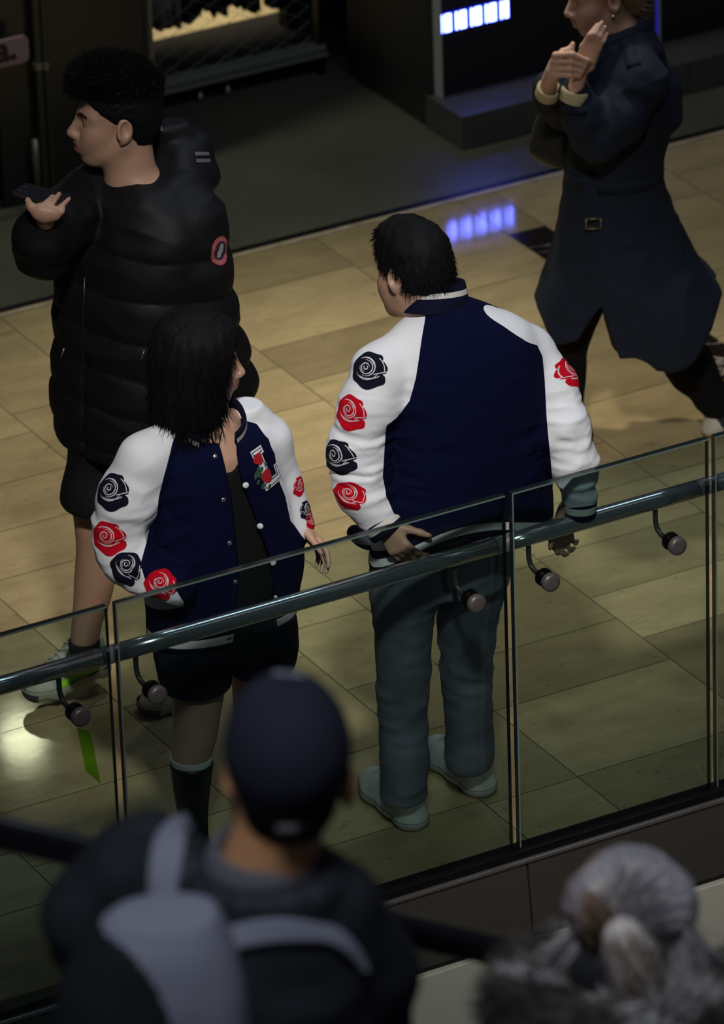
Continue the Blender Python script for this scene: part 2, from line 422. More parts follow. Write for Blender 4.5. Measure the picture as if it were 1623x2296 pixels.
# ------------------------------------------------------------------ the mall floor
def tile_material():
    m = bpy.data.materials.new('limestone_tiles'); m.use_nodes = True; nt = m.node_tree; b = nt.nodes['Principled BSDF']
    at_ = nt.nodes.new('ShaderNodeAttribute'); at_.attribute_name = 'tone'; at_.attribute_type = 'GEOMETRY'
    tc = nt.nodes.new('ShaderNodeTexCoord'); add = nt.nodes.new('ShaderNodeVectorMath'); add.operation = 'ADD'
    of = nt.nodes.new('ShaderNodeVectorMath'); of.operation = 'SCALE'; of.inputs['Scale'].default_value = 37.0
    nt.links.new(at_.outputs['Color'], of.inputs[0]); nt.links.new(tc.outputs['Object'], add.inputs[0]); nt.links.new(of.outputs[0], add.inputs[1])
    st = nt.nodes.new('ShaderNodeVectorMath'); st.operation = 'MULTIPLY'; st.inputs[1].default_value = (1.0, 2.2, 1.0)
    nt.links.new(add.outputs[0], st.inputs[0])
    n1 = nt.nodes.new('ShaderNodeTexNoise'); n1.inputs['Scale'].default_value = 4.5; n1.inputs['Detail'].default_value = 8; n1.inputs['Roughness'].default_value = 0.62
    nt.links.new(st.outputs[0], n1.inputs['Vector'])
    n2 = nt.nodes.new('ShaderNodeTexNoise'); n2.inputs['Scale'].default_value = 30; n2.inputs['Detail'].default_value = 3
    nt.links.new(st.outputs[0], n2.inputs['Vector'])
    r1 = nt.nodes.new('ShaderNodeMapRange'); r1.inputs['From Min'].default_value = 0.3; r1.inputs['From Max'].default_value = 0.7; r1.inputs['To Min'].default_value = 0.8; r1.inputs['To Max'].default_value = 1.16
    nt.links.new(n1.outputs['Fac'], r1.inputs['Value'])
    r2 = nt.nodes.new('ShaderNodeMapRange'); r2.inputs['From Min'].default_value = 0.24; r2.inputs['From Max'].default_value = 0.36; r2.inputs['To Min'].default_value = 0.55; r2.inputs['To Max'].default_value = 1.0
    nt.links.new(n2.outputs['Fac'], r2.inputs['Value'])
    mu = nt.nodes.new('ShaderNodeMath'); mu.operation = 'MULTIPLY'; nt.links.new(r1.outputs[0], mu.inputs[0]); nt.links.new(r2.outputs[0], mu.inputs[1])
    mu2 = nt.nodes.new('ShaderNodeMath'); mu2.operation = 'MULTIPLY'; nt.links.new(mu.outputs[0], mu2.inputs[0])
    sx = nt.nodes.new('ShaderNodeSeparateColor'); nt.links.new(at_.outputs['Color'], sx.inputs[0]); nt.links.new(sx.outputs[0], mu2.inputs[1])
    sc = nt.nodes.new('ShaderNodeVectorMath'); sc.operation = 'SCALE'; sc.inputs[0].default_value = TILE_COL; nt.links.new(mu2.outputs[0], sc.inputs['Scale'])
    nt.links.new(sc.outputs[0], b.inputs['Base Color'])
    b.inputs['Roughness'].default_value = 0.16; b.inputs['Specular IOR Level'].default_value = 0.5
    r3 = nt.nodes.new('ShaderNodeMapRange'); r3.inputs['To Min'].default_value = 0.04; r3.inputs['To Max'].default_value = 0.13
    nt.links.new(n1.outputs['Fac'], r3.inputs['Value']); nt.links.new(r3.outputs[0], b.inputs['Roughness'])
    bp = nt.nodes.new('ShaderNodeBump'); bp.inputs['Strength'].default_value = 0.05; bp.inputs['Distance'].default_value = 0.001
    n3 = nt.nodes.new('ShaderNodeTexNoise'); n3.inputs['Scale'].default_value = 45; nt.links.new(tc.outputs['Object'], n3.inputs['Vector'])
    nt.links.new(n3.outputs['Fac'], bp.inputs['Height']); nt.links.new(bp.outputs[0], b.inputs['Normal'])
    return m

TILE_COL = (0.47, 0.355, 0.175)
def marble_material():
    m = bpy.data.materials.new('dark_marble'); m.use_nodes = True; nt = m.node_tree; b = nt.nodes['Principled BSDF']
    tc = nt.nodes.new('ShaderNodeTexCoord'); n = nt.nodes.new('ShaderNodeTexNoise'); n.inputs['Scale'].default_value = 3.2; n.inputs['Detail'].default_value = 7; n.inputs['Distortion'].default_value = 1.2
    nt.links.new(tc.outputs['Object'], n.inputs['Vector'])
    r = nt.nodes.new('ShaderNodeValToRGB'); e = r.color_ramp.elements
    e[0].position = 0.488; e[0].color = (0.02, 0.014, 0.012, 1); e[1].position = 0.512; e[1].color = (0.02, 0.014, 0.012, 1)
    x = r.color_ramp.elements.new(0.5); x.color = (0.5, 0.42, 0.34, 1)
    nt.links.new(n.outputs['Fac'], r.inputs[0]); nt.links.new(r.outputs[0], b.inputs['Base Color']); b.inputs['Roughness'].default_value = 0.12
    return m

rng = random.Random(5)
cols = [-4.0, -3.42, -2.84, -2.25, -1.66, -1.065, -0.441, 0.145, 0.439, 1.022, 1.603, 2.155, 2.296, 2.885, 3.47, 4.05, 4.64, 5.2]
known = {-0.441: [0.29, 0.717, 1.3, 1.63, 2.207, 2.495, 2.786, 3.071, 3.5], 0.145: [0.26, 0.717, 1.05, 1.456, 1.9, 2.35, 2.78, 3.214, 3.781],
         0.439: [0.264, 0.716, 1.014, 1.44, 2.02, 2.36, 2.777, 3.065, 3.5], 1.022: [0.30, 0.87, 1.165, 1.465, 1.755, 2.04, 2.48, 2.924, 3.209, 3.629],
         -1.065: [0.233, 0.62, 0.93, 1.35, 1.9, 2.3, 2.7, 3.2, 3.6], 1.603: [0.45, 0.9, 1.3, 1.75, 2.3, 2.875, 3.25, 3.6], 2.296: [0.5, 1.1, 1.5, 2.1, 2.5, 2.95, 3.509]}
tones = {(1.022, 3.629): 0.83, (1.022, 3.209): 1.08, (1.022, 2.924): 0.72, (1.022, 2.48): 1.1, (0.439, 0): 0.72, (0.145, 0): 0.95, (0.145, 0.26): 0.78, (0.439, 0.264): 1.0,
         (1.022, 0.3): 0.75, (1.022, 1.165): 0.85, (0.439, 3.065): 0.85, (0.439, 2.36): 1.1, (-0.441, 0): 0.8, (-1.065, 0): 0.75, (-1.065, 0.233): 1.05, (2.155, 0): 1}
V, F, T = [], [], []
SV, SF = [], []
for c0, c1 in zip(cols[:-1], cols[1:]):
    ys = known.get(c0)
    if ys is None:
        ys = []; y = rng.uniform(0.2, 0.5)
        while y < 3.8: ys.append(y); y += rng.choice([0.29, 0.29, 0.43, 0.58])
    ys = [0.0] + ys + [3.90]
    for y0, y1 in zip(ys[:-1], ys[1:]):
        g = 0.0016
        q = [(c0 + g, y0 + g, 0), (c1 - g, y0 + g, 0), (c1 - g, y1 - g, 0), (c0 + g, y1 - g, 0)]
        if c0 == 2.155 and y1 < 3.8:
            k = len(SV); SV += q; SF.append((k, k + 1, k + 2, k + 3)); continue
        k = len(V); V += q; F.append((k, k + 1, k + 2, k + 3))
        t = tones.get((c0, y0), rng.choice([0.82, 0.9, 0.95, 1.0, 1.05])); T.append((t, rng.random(), rng.random()))
fl = obj('floor', V, F, tile_material(), smooth=False, kind='structure')
ca = fl.data.attributes.new('tone', 'FLOAT_COLOR', 'FACE')
for i, t in enumerate(T): ca.data[i].color = (t[0], t[1], t[2], 1)
obj('floor_marble_strip', SV, SF, marble_material(), smooth=False, kind='structure')
grout = mat('grout', (0.10, 0.075, 0.045, 1), 0.9)
b = MB(); b.box((-4.0, 0.0, -0.2), (5.2, 3.93, -0.002)); b.build('floor_base', grout, kind='structure')

black = mat('black_metal', rgb(14, 14, 15), 0.45)
brass = mat('brass_strip', (0.55, 0.44, 0.27, 1), 0.5, metal=0.1, var=0.3, vscale=12)
b = MB(); b.box((-4, 3.902, -0.05), (6.5, 3.925, 0.002)); b.build('trim_1', brass, kind='structure')
b = MB(); b.box((-4, 3.927, -0.05), (6.5, 3.965, 0.0)); b.build('trim_2', black, kind='structure')
shopfloor = mat('shop_concrete', (0.098, 0.096, 0.066, 1), 0.42, var=0.22, vscale=1.6)
b = MB(); b.box((-4, 3.965, -0.1), (6.5, 10.5, -0.001)); b.build('floor_shop', shopfloor, kind='structure')
dark = mat('dark_wall', (0.012, 0.012, 0.010, 1), 0.7)
b = MB(); b.box((-4, 10.5, -0.1), (6.5, 10.6, 4.6)); b.build('wall_back', dark, kind='structure')

# ------------------------------------------------------------------ shop front on the left: dark partition, tubes, sign
xp = at(337, 262, 4.685)[0]
panel = mat('dark_partition', (0.020, 0.020, 0.017, 1), 0.25, var=0.2, vscale=3)
b = MB(); b.box((0.842, 4.685, 0.0), (xp, 4.80, 3.2)); b.build('wall_shopfront', panel, kind='structure')
gm = mat('grey_metal', (0.20, 0.20, 0.18, 1), 0.35, metal=0.7)
b = MB(); b.box((xp, 4.66, 0.0), (xp + 0.014, 4.81, 3.2)); b.build('trim_3', gm, kind='structure')
b = MB(); b.box((0.26, 4.70, 0.03), (0.838, 4.712, 2.6)); b.build('window_1', glass_mat('shop_glass', (0.55, 0.55, 0.52, 1), 0.3), kind='structure')
b = MB(); b.box((0.24, 4.69, 0.0), (0.838, 4.722, 0.03)); b.box((0.24, 4.69, 0.03), (0.262, 4.722, 2.6)); b.build('trim_4', panel, kind='structure')
tube_m = mat('grey_tube', (0.16, 0.16, 0.125, 1), 0.35, metal=0.6)
for (px, py, zt, r, lab) in ((101, 430, 2.6, 0.014, 'long grey vertical door tube beside the pale sign, running full height'),
                             (118, 430, 2.6, 0.010, 'thin grey vertical door tube nearest the dark partition'),
                             (83, 420, 0.24, 0.012, 'short grey tube ending below the pale sign')):
    p = at(px, py, 4.66); t = empty('door_tube', (p[0], 4.655, 0), label=lab, cat='tube')
    b = MB(); b.tube([(0, 0, 0.0), (0, 0, zt)], r, 14); b.build('tube', tube_m, t, smooth=True)
    if zt > 1:
        zc = at(px - 12, 145, 4.66)[2]
        b = MB(); b.lathe((0, 0, zc - 0.012), (0, 0, 1), [(0, r), (0.001, r + 0.005), (0.022, r + 0.005), (0.023, r)], 16); b.build('collar', gm, t, smooth=False)
        b = MB(); b.tube([(0, 0, zc), (0, 0.03, zc)], 0.006, 8); b.build('standoff', gm, t)

def rrect(w, h, r, n=8):
    P = []
    for cx, cy, a0 in ((w / 2 - r, h / 2 - r, 0), (-w / 2 + r, h / 2 - r, 90), (-w / 2 + r, -h / 2 + r, 180), (w / 2 - r, -h / 2 + r, 270)):
        for i in range(n + 1):
            a = math.radians(a0 + 90 * i / n); P.append((cx + r * math.cos(a), cy + r * math.sin(a)))
    return P
sign_y = 4.60
pr = at(63, 110, sign_y); pb = at(0, 150, sign_y); pt = at(40, 80, sign_y)
zb = at(52, 139, sign_y)[2]; zt = at(52, 79, sign_y)[2]
w, h = 0.46, zt - zb
sg = empty('shop_sign', (pr[0] - w / 2, sign_y, (zb + zt) / 2), label='pale pink rounded shop sign with dark lowercase lettering in the top left corner', cat='sign')
P = rrect(w, h, 0.022); n = len(P)
V = [(x, -0.006, z) for x, z in P] + [(x, 0.006, z) for x, z in P]
F = [tuple(range(n)), tuple(range(2 * n - 1, n - 1, -1))] + [(i, n + i, n + (i + 1) % n, (i + 1) % n) for i in range(n)]
obj('sign_board', V, F, mat('sign_pink', (0.30, 0.20, 0.22, 1), 0.6), sg, smooth=False)
cu = bpy.data.curves.new('lettering', 'FONT'); cu.body = 'na.'; cu.size = 0.125; cu.align_x = 'RIGHT'; cu.extrude = 0.001; cu.offset = 0.0035
ob = bpy.data.objects.new('lettering_source', cu); COL.objects.link(ob); bpy.context.view_layer.update()
me = bpy.data.meshes.new_from_object(ob.evaluated_get(bpy.context.evaluated_depsgraph_get())); bpy.data.objects.remove(ob)
me.name = 'lettering'; me.materials.clear(); me.materials.append(black)
lo = bpy.data.objects.new('lettering', me); COL.objects.link(lo); lo.parent = sg
pl = at(37, 128, sign_y)
lo.location = (pl[0] - sg.location[0], -0.0075, pl[2] - sg.location[2]); lo.rotation_euler = (math.pi / 2, 0, 0)
for sx in (-0.15, 0.15):
    so = MB(); so.tube([(sx, 0.0, 0), (sx, 0.088, 0)], 0.008, 10); so.build('standoff', gm, sg)

# ------------------------------------------------------------------ chain-link display with clothes behind it
gx0, gx1, gy = xp + 0.02, 2.33, 5.16
zl = at(351, 187, gy)[2]
gt = empty('chain_link_display', ((gx0 + gx1) / 2, gy, 0), label='dark display frame filled with chain-link mesh, hanging clothes behind it', cat='display')
def rel(o, p): return (p[0] - o.location[0], p[1] - o.location[1], p[2] - o.location[2])
b = MB(); b.box(rel(gt, (gx0, gy - 0.03, zl - 0.014)), rel(gt, (gx1, gy + 0.03, zl + 0.008)), 0, 0.003); b.box(rel(gt, (gx0, gy - 0.045, zl - 0.030)), rel(gt, (gx1, gy + 0.04, zl - 0.020)), 0); b.build('bottom_rail', mat('frame_grey', (0.24, 0.24, 0.21, 1), 0.5, metal=0.1), gt)
for xx in (gx0 + 0.01, gx1 - 0.012):
    b = MB(); b.box(rel(gt, (xx - 0.012, gy - 0.02, 0.0)), rel(gt, (xx + 0.012, gy + 0.02, 1.9))); b.build('post', black, gt)
b = MB(); b.box(rel(gt, (gx0, gy - 0.02, 1.88)), rel(gt, (gx1, gy + 0.02, 1.92))); b.build('top_rail', black, gt)
b = MB(); b.box(rel(gt, (gx0, gy + 0.06, 0.035)), rel(gt, (gx1, gy + 0.09, zl - 0.02))); b.build('kick_board', mat('kick_grey', (0.05, 0.048, 0.04, 1), 0.6), gt)
for (px, py) in ((458, 233), (522, 220)):
    p = atz(px, py); b = MB(); b.lathe(rel(gt, (p[0], gy + 0.0, 0)), (0, 0, 1), [(0, 0.013), (0.02, 0.013), (0.022, 0.010), (zl - 0.02, 0.010)], 14); b.build('foot', mat('steel_foot', (0.3, 0.3, 0.26, 1), 0.3, metal=0.8), gt, smooth=True)
b = MB(); cell = 0.056; i = 0
x = gx0 + 0.02
while x < gx1 - 0.05:
    pts = []; z = zl + 0.01; k = i % 2
    m = 0
    while z < 1.0:
        s = (m + k) % 2; pts.append(rel(gt, (x + (cell if s else 0.0), gy + (0.003 if s else -0.003), z))); z += cell / 2 * 1.05; m += 1
    # each wire zig-zags against its neighbour
    b.tube(pts, 0.0016, 5, caps=False); x += cell; i += 1
b.build('chain_link_mesh', mat('wire', (0.36, 0.36, 0.30, 1), 0.5, metal=0.2), gt)
dk = mat('shaded_floor', (0.012, 0.011, 0.009, 1), 0.9)  # floor band in shade; the shade is put into this dark colour
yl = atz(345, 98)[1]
b = MB(); b.box((gx0 - 0.3, gy + 0.10, 0.0), (3.2, yl, 0.012)); b.build('floor_shaded', dk, kind='structure')
pale = mat('lit_shop_floor', (0.62, 0.52, 0.30, 1), 0.6, var=0.1, vscale=5)  # lit floor further back; the light is put into the paler colour
b = MB(); b.box((gx0 - 0.3, yl, 0.0), (3.2, 8.2, 0.010)); b.build('floor_lit', pale, kind='structure')
spot('shop_lamp', (2.2, 7.3, 2.6), (2.3, 6.7, 0), 330, 44, 0.3, 0.1, (1.0, 0.86, 0.6))
rail_y = 5.50
b = MB(); b.box((2.40, 5.56, 0.0), (3.4, 5.62, 2.6)); b.build('wall_light_blocker', dark, kind='structure')  # dark panel added to darken this end and block the shop lamp
cl = empty('clothes_rail', (2.25, rail_y + 0.0, 0), label='black clothes rail standing behind the chain-link mesh', cat='clothes rail')
b = MB(); b.tube([(-0.58, 0, 1.25), (0.6, 0, 1.25)], 0.012, 10); b.build('hanging_bar', black, cl, smooth=True)
for sx in (-0.58, 0.6):
    b = MB(); b.tube([(sx, 0, 0), (sx, 0, 1.25)], 0.012, 10); b.tube([(sx, -0.2, 0.012), (sx, 0.2, 0.012)], 0.01, 8); b.build('leg', black, cl, smooth=True)
def garment(px0, px1, py, wd, name, lab, m, jag, seed):
    """a hanging garment: shoulders, tapering body and a ragged hem, with real thickness"""
    py -= 24; a, c = at(px0, py, rail_y), at(px1, py + (px0 - px1) * 0.26, rail_y); xc, hw, zb_ = (a[0] + c[0]) / 2, (c[0] - a[0]) / 2, max(0.02, a[2])
    r = random.Random(seed); n = 14; V = []; rows = []
    for k in range(9):
        t = k / 8; z = zb_ + (1.20 - zb_) * t; f = 1.0 if t < 0.75 else 1 - (t - 0.75) * 2.2
        for j in range(n):
            q = 2 * math.pi * j / n; dz = (r.random() - 0.3) * jag if k == 0 else 0
            V.append((hw * f * math.cos(q) * (1 + 0.08 * math.sin(3 * q + k)), wd * math.sin(q) * (1 + 0.25 * math.sin(5 * q)), z + dz))
    F = [(k * n + j, k * n + (j + 1) % n, (k + 1) * n + (j + 1) % n, (k + 1) * n + j) for k in range(8) for j in range(n)] + [tuple(range(n - 1, -1, -1)), tuple(range(8 * n, 9 * n))]
    g = empty(name, (xc, rail_y, 0), label=lab, cat='garment', group='clothes hanging behind the mesh')
    obj('cloth', V, F, m, g)
    b = MB(); b.tube([(0, 0, 1.18), (0, 0, 1.23), (0.012, 0, 1.262), (0, 0, 1.275), (-0.012, 0, 1.262)], 0.003, 6); b.build('hanger_hook', gm, g)
blk = mat('black_cloth', (0.006, 0.006, 0.006, 1), 0.9); mar = mat('maroon_cloth', (0.03, 0.010, 0.009, 1), 0.9); gry = mat('pale_grey_cloth', (0.20, 0.22, 0.19, 1), 0.9, var=0.15, vscale=30)
garment(340, 382, 88, 0.05, 'hanging_cloth', 'pale grey hanging sheet at the left end behind the chain-link mesh', gry, 0.01, 1)
garment(386, 400, 84, 0.04, 'hanging_cloth', 'narrow pale grey hanging strip right beside the pale grey sheet', gry, 0.01, 2)
garment(402, 452, 70, 0.05, 'hanging_cloth', 'long black ragged garment next to the pale grey strip', blk, 0.09, 3)
garment(455, 508, 58, 0.05, 'hanging_cloth', 'black garment hanging left of the maroon one', blk, 0.07, 4)
garment(512, 548, 44, 0.05, 'hanging_cloth', 'maroon garment hanging between black ones behind the mesh', mar, 0.03, 5)
garment(553, 576, 50, 0.05, 'hanging_cloth', 'long black garment right of the maroon one', blk, 0.02, 6)
garment(598, 655, 36, 0.06, 'hanging_cloth', 'dark garment at the right end behind the chain-link mesh', blk, 0.03, 7)

# ------------------------------------------------------------------ the block with the LED screens
bx, by = 2.386, 4.47
blockm = mat('block_black', (0.026, 0.026, 0.024, 1), 0.45)
b = MB(); b.box((bx + 0.004, by + 0.03, 0.0), (6.0, 5.08, 3.4)); b.build('wall_screen_block', blockm, kind='structure')
plm = mat('plinth_dark', (0.085, 0.08, 0.072, 1), 0.45, var=0.15, vscale=2)
pxs = [bx, at(1545, 150, 4.271)[0], 6.0]
b = MB()
for a, c in zip(pxs[:-1], pxs[1:]): b.box((a, 4.271, 0.0), (c - 0.003, by + 0.05, 0.122), 0, 0.002)
b.build('trim_plinth', plm, kind='structure')
sxm = at(1468, 40, by)[0]
frm = mat('screen_frame', (0.42, 0.42, 0.41, 1), 0.5, metal=0.0)
led = mat('led_face', (0.012, 0.012, 0.014, 1), 0.55, bump=(900, 0.4, 0.001))
def screen(x0, x1, lab):
    t = empty('led_screen', ((x0 + x1) / 2, by, 0.0), label=lab, cat='screen')
    zb = at(985, 233, by)[2]
    b = MB(); b.box(rel(t, (x0 + 0.004, by, zb + 0.02)), rel(t, (x1 - 0.004, by + 0.03, 2.6))); b.build('display_face', led, t)
    b = MB(); b.box(rel(t, (x0, by - 0.022, zb)), rel(t, (x1, by + 0.03, zb + 0.010)), 0); b.box(rel(t, (x0, by - 0.014, zb + 0.010)), rel(t, (x1, by + 0.03, zb + 0.024)), 0)
    b.box(rel(t, (x0, by - 0.022, zb + 0.010)), rel(t, (x0 + 0.005, by + 0.035, 2.6)), 0)
    b.build('screen_frame', frm, t); return t
s1 = screen(at(985, 233, by)[0], sxm, 'large dark LED screen showing a row of glowing blue and white bars')
s2 = screen(sxm + 0.006, 5.9, 'dark LED screen to the right, behind the woman in the trench coat')
ledw = mat('led_bars_white', (0, 0, 0, 1), 0.5, emit=(2.2, 3.0, 20.0, 1), estr=1.0)
ledb = mat('led_blue_bloom', (0, 0, 0, 1), 0.5, emit=(0.0, 0.003, 0.32, 1), estr=1.0)
zb0, zb1 = at(990, 74, by)[2], at(990, 34, by)[2]
thin = [(987.2, 991.6), (1020.6, 1025.2), (1054.4, 1059.2), (1087.6, 1092.6), (1121, 1125.4)]; thick = [(996.2, 1010.8), (1029.8, 1044.4), (1063.4, 1078.2), (1096.8, 1111.4), (1129.8, 1139)]
def X(px): return at(px, 55 - (px - 990) * 0.255, by)[0]
for q, (a, c) in enumerate(thin + thick):
    b = MB(); b.box(rel(s1, (X(a), by - 0.003, zb0)), rel(s1, (X(c), by + 0.001, zb1))); b.build('lit_bar', ledw, s1)
b = MB(); b.box(rel(s1, (X(985.5), by - 0.0015, zb0 - 0.003)), rel(s1, (X(1141), by + 0.001, zb1 + 0.004)))  # blue pixels between the bars, with the bloom round them painted in
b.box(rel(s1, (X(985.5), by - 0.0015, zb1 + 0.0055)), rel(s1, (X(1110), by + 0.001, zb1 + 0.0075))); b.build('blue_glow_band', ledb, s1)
b = MB(); b.box(rel(s2, (sxm + 0.001, by - 0.010, 0.16)), rel(s2, (sxm + 0.005, by - 0.006, 2.6))); b.build('edge_light', mat('led_edge', (0, 0, 0, 1), 0.5, emit=(0.008, 0.008, 0.30, 1), estr=1.0), s2)

# ------------------------------------------------------------------ glass balustrade, steel handrail, slab edge
glassm = glass_mat('balustrade_glass', (0.755, 0.832, 0.825, 1), 0.55)
edge_m = mat('glass_edge', (0.012, 0.018, 0.016, 1), 0.2); edge_l = mat('glass_edge_light', (0.16, 0.21, 0.18, 1), 0.15)
ZT = 1.079
def glass_panel(x0, x1, lab):
    y0, y1, z0 = -0.009, 0.009, 0.0
    V = [(x, y, z) for x in (x0, x1) for y in (y0, y1) for z in (z0, ZT)]
    F = [(0, 1, 3, 2), (4, 6, 7, 5), (0, 4, 5, 1), (2, 3, 7, 6), (0, 2, 6, 4), (1, 5, 7, 3)]
    t = empty('glass_panel', ((x0 + x1) / 2, 0, 0), label=lab, cat='glass panel', group='glass balustrade panels')
    V = [rel(t, v) for v in V]
    obj('pane', V, [F[2], F[3]], [glassm], t, smooth=False)
    obj('polished_edge', V, [F[0], F[1], F[5]], [edge_m], t, smooth=False)
    b = MB(); b.box(rel(t, (x0, y0 - 0.0015, ZT - 0.004)), rel(t, (x1, y0 - 0.0003, ZT)), 0); b.box(rel(t, (x0, y0 - 0.0015, z0)), rel(t, (x0 + 0.004, y0 - 0.0003, ZT - 0.004)), 0)
    b.build('edge_highlight', edge_l, t); return t
ga, gb, gc = (-1.097, -1.074), (0.073, 0.094), (0.702, 0.722)
glass_panel(-2.6, ga[0], 'balustrade glass panel at the far left, in front of the neon running shoe')
glass_panel(ga[1], gb[0], 'wide balustrade glass panel in front of the pair in matching jackets')
glass_panel(gb[1], gc[0], 'balustrade glass panel right of the man in the navy jacket')
glass_panel(gc[1], 1.9, 'balustrade glass panel at the right edge, cut by the frame')
trm = mat('channel_black', rgb(16, 16, 17), 0.4, metal=0.3); ledge = mat('ledge_metal', (0.30, 0.27, 0.25, 1), 0.3, metal=0.7)
b = MB(); b.box((-4, -0.030, -0.03), (4, 0.022, 0.012), 0, 0.004); b.build('trim_channel', trm, kind='structure')
b = MB(); b.box((-4, -0.045, -0.022), (4, -0.030, -0.010), 0, 0.003); b.build('trim_ledge', ledge, kind='structure')
fas = mat('bronze_fascia', (0.085, 0.076, 0.062, 1), 0.32, metal=0.35, var=0.06, vscale=2)
fj = [-4, -1.085, 0.100, 1.30, 4]; V = []; F = []
for a, c in zip(fj[:-1], fj[1:]):
    k = len(V); a += 0.003; c -= 0.003
    V += [(a, -0.036, -0.020), (c, -0.036, -0.020), (c, -0.060, -0.236), (a, -0.060, -0.236), (a, -0.02, -0.020), (c, -0.02, -0.020), (c, -0.03, -0.236), (a, -0.03, -0.236)]
    F += [tuple(k + i for i in f) for f in ((0, 3, 2, 1), (4, 5, 6, 7), (0, 4, 7, 3), (1, 2, 6, 5), (3, 7, 6, 2), (0, 1, 5, 4))]
obj('wall_fascia', V, F, fas, smooth=False, kind='structure')
b = MB(); b.box((-4, -0.030, -0.26), (4, 0.0, -0.02)); b.box((-4, -0.055, -0.252), (4, -0.02, -0.238)); b.build('trim_shadow_gap', trm, kind='structure')
cream = mat('cream_slab', (0.60, 0.57, 0.48, 1), 0.6)
b = MB(); b.box((-4, -0.075, -1.6), (4, 0.0, -0.252), 0, 0.004); b.build('wall_slab_edge', cream, kind='structure')

steel = mat('brushed_steel', (0.72, 0.72, 0.71, 1), 0.17, metal=0.86)
RY, RZ, RR = 0.072, 0.893, 0.0245
hr = empty('handrail', (-0.2, RY, RZ), label='round brushed steel handrail running along the glass balustrade', cat='handrail')
for x0, x1 in ((-3.2, -1.088), (-1.084, 0.081), (0.085, 0.711), (0.715, 2.2)):
    b = MB(); b.tube([rel(hr, (x, RY, RZ)) for x in np.linspace(x0, x1, 6)], RR, 28); b.build('rail', steel, hr, smooth=True)
for x in (-1.086, 0.083, 0.713):
    b = MB(); b.lathe(rel(hr, (x - 0.004, RY, RZ)), (1, 0, 0), [(0, RR - 0.002), (0.008, RR - 0.002)], 24); b.build('joint', black, hr, smooth=False)
steel2 = mat('satin_steel', (0.17, 0.145, 0.135, 1), 0.38, metal=0.5)
for x in (-1.199 + 0.004, -0.974, -0.027, 0.2, 0.595, 0.83):
    zk = 0.793
    pts = [(x - 0.012, RY, RZ - RR + 0.004), (x - 0.012, RY, zk + 0.035), (x - 0.010, RY - 0.008, zk + 0.014), (x - 0.006, RY - 0.028, zk + 0.002), (x, 0.012, zk)]
    P = []; t = np.linspace(0, 4, 24); P = [[np.interp(v, range(5), [q[k] for q in pts]) for k in range(3)] for v in t]
    for _ in range(3): P = [P[0]] + [[(P[i - 1][k] + 2 * P[i][k] + P[i + 1][k]) / 4 for k in range(3)] for i in range(1, len(P) - 1)] + [P[-1]]
    b = MB(); b.tube([rel(hr, q) for q in P], 0.0072, 12); br = b.build('bracket', steel2, hr, smooth=True)
    b = MB(); b.lathe(rel(hr, (x, -0.0098, zk)), (0, -1, 0), [(0, 0.024), (0.004, 0.026), (0.016, 0.026), (0.020, 0.024), (0.0215, 0.016), (0.022, 0.003)], 28); b.build('knob', steel2, br, smooth=True)
    b = MB(); b.lathe(rel(hr, (x, 0.0098, zk)), (0, 1, 0), [(0, 0.025), (0.010, 0.025), (0.012, 0.022)], 24); b.build('backing_disc', black, br)
# green reflection in the left pane, painted as a translucent strip
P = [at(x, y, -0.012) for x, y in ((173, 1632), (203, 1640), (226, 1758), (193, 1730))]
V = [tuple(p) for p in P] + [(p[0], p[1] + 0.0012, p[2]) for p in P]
obj('green_reflection', V, [(0, 1, 2, 3), (7, 6, 5, 4), (0, 4, 5, 1), (1, 5, 6, 2), (2, 6, 7, 3), (3, 7, 4, 0)], glass_mat('green_reflection_tint', (0.55, 0.85, 0.22, 1), 0.3), smooth=False,
    label='green reflection built as a translucent strip on the left glass panel below the knob', cat='reflection')
# ------------------------------------------------------------------ people: shared anatomy
def basis(fwd, up=(0, 0, 1)):
    f = np.asarray(fwd, float); f /= np.linalg.norm(f); u = np.asarray(up, float); u = u - (u @ f) * f; u /= np.linalg.norm(u)
    return np.array([f, np.cross(u, f), u])          # rows: forward, left, up

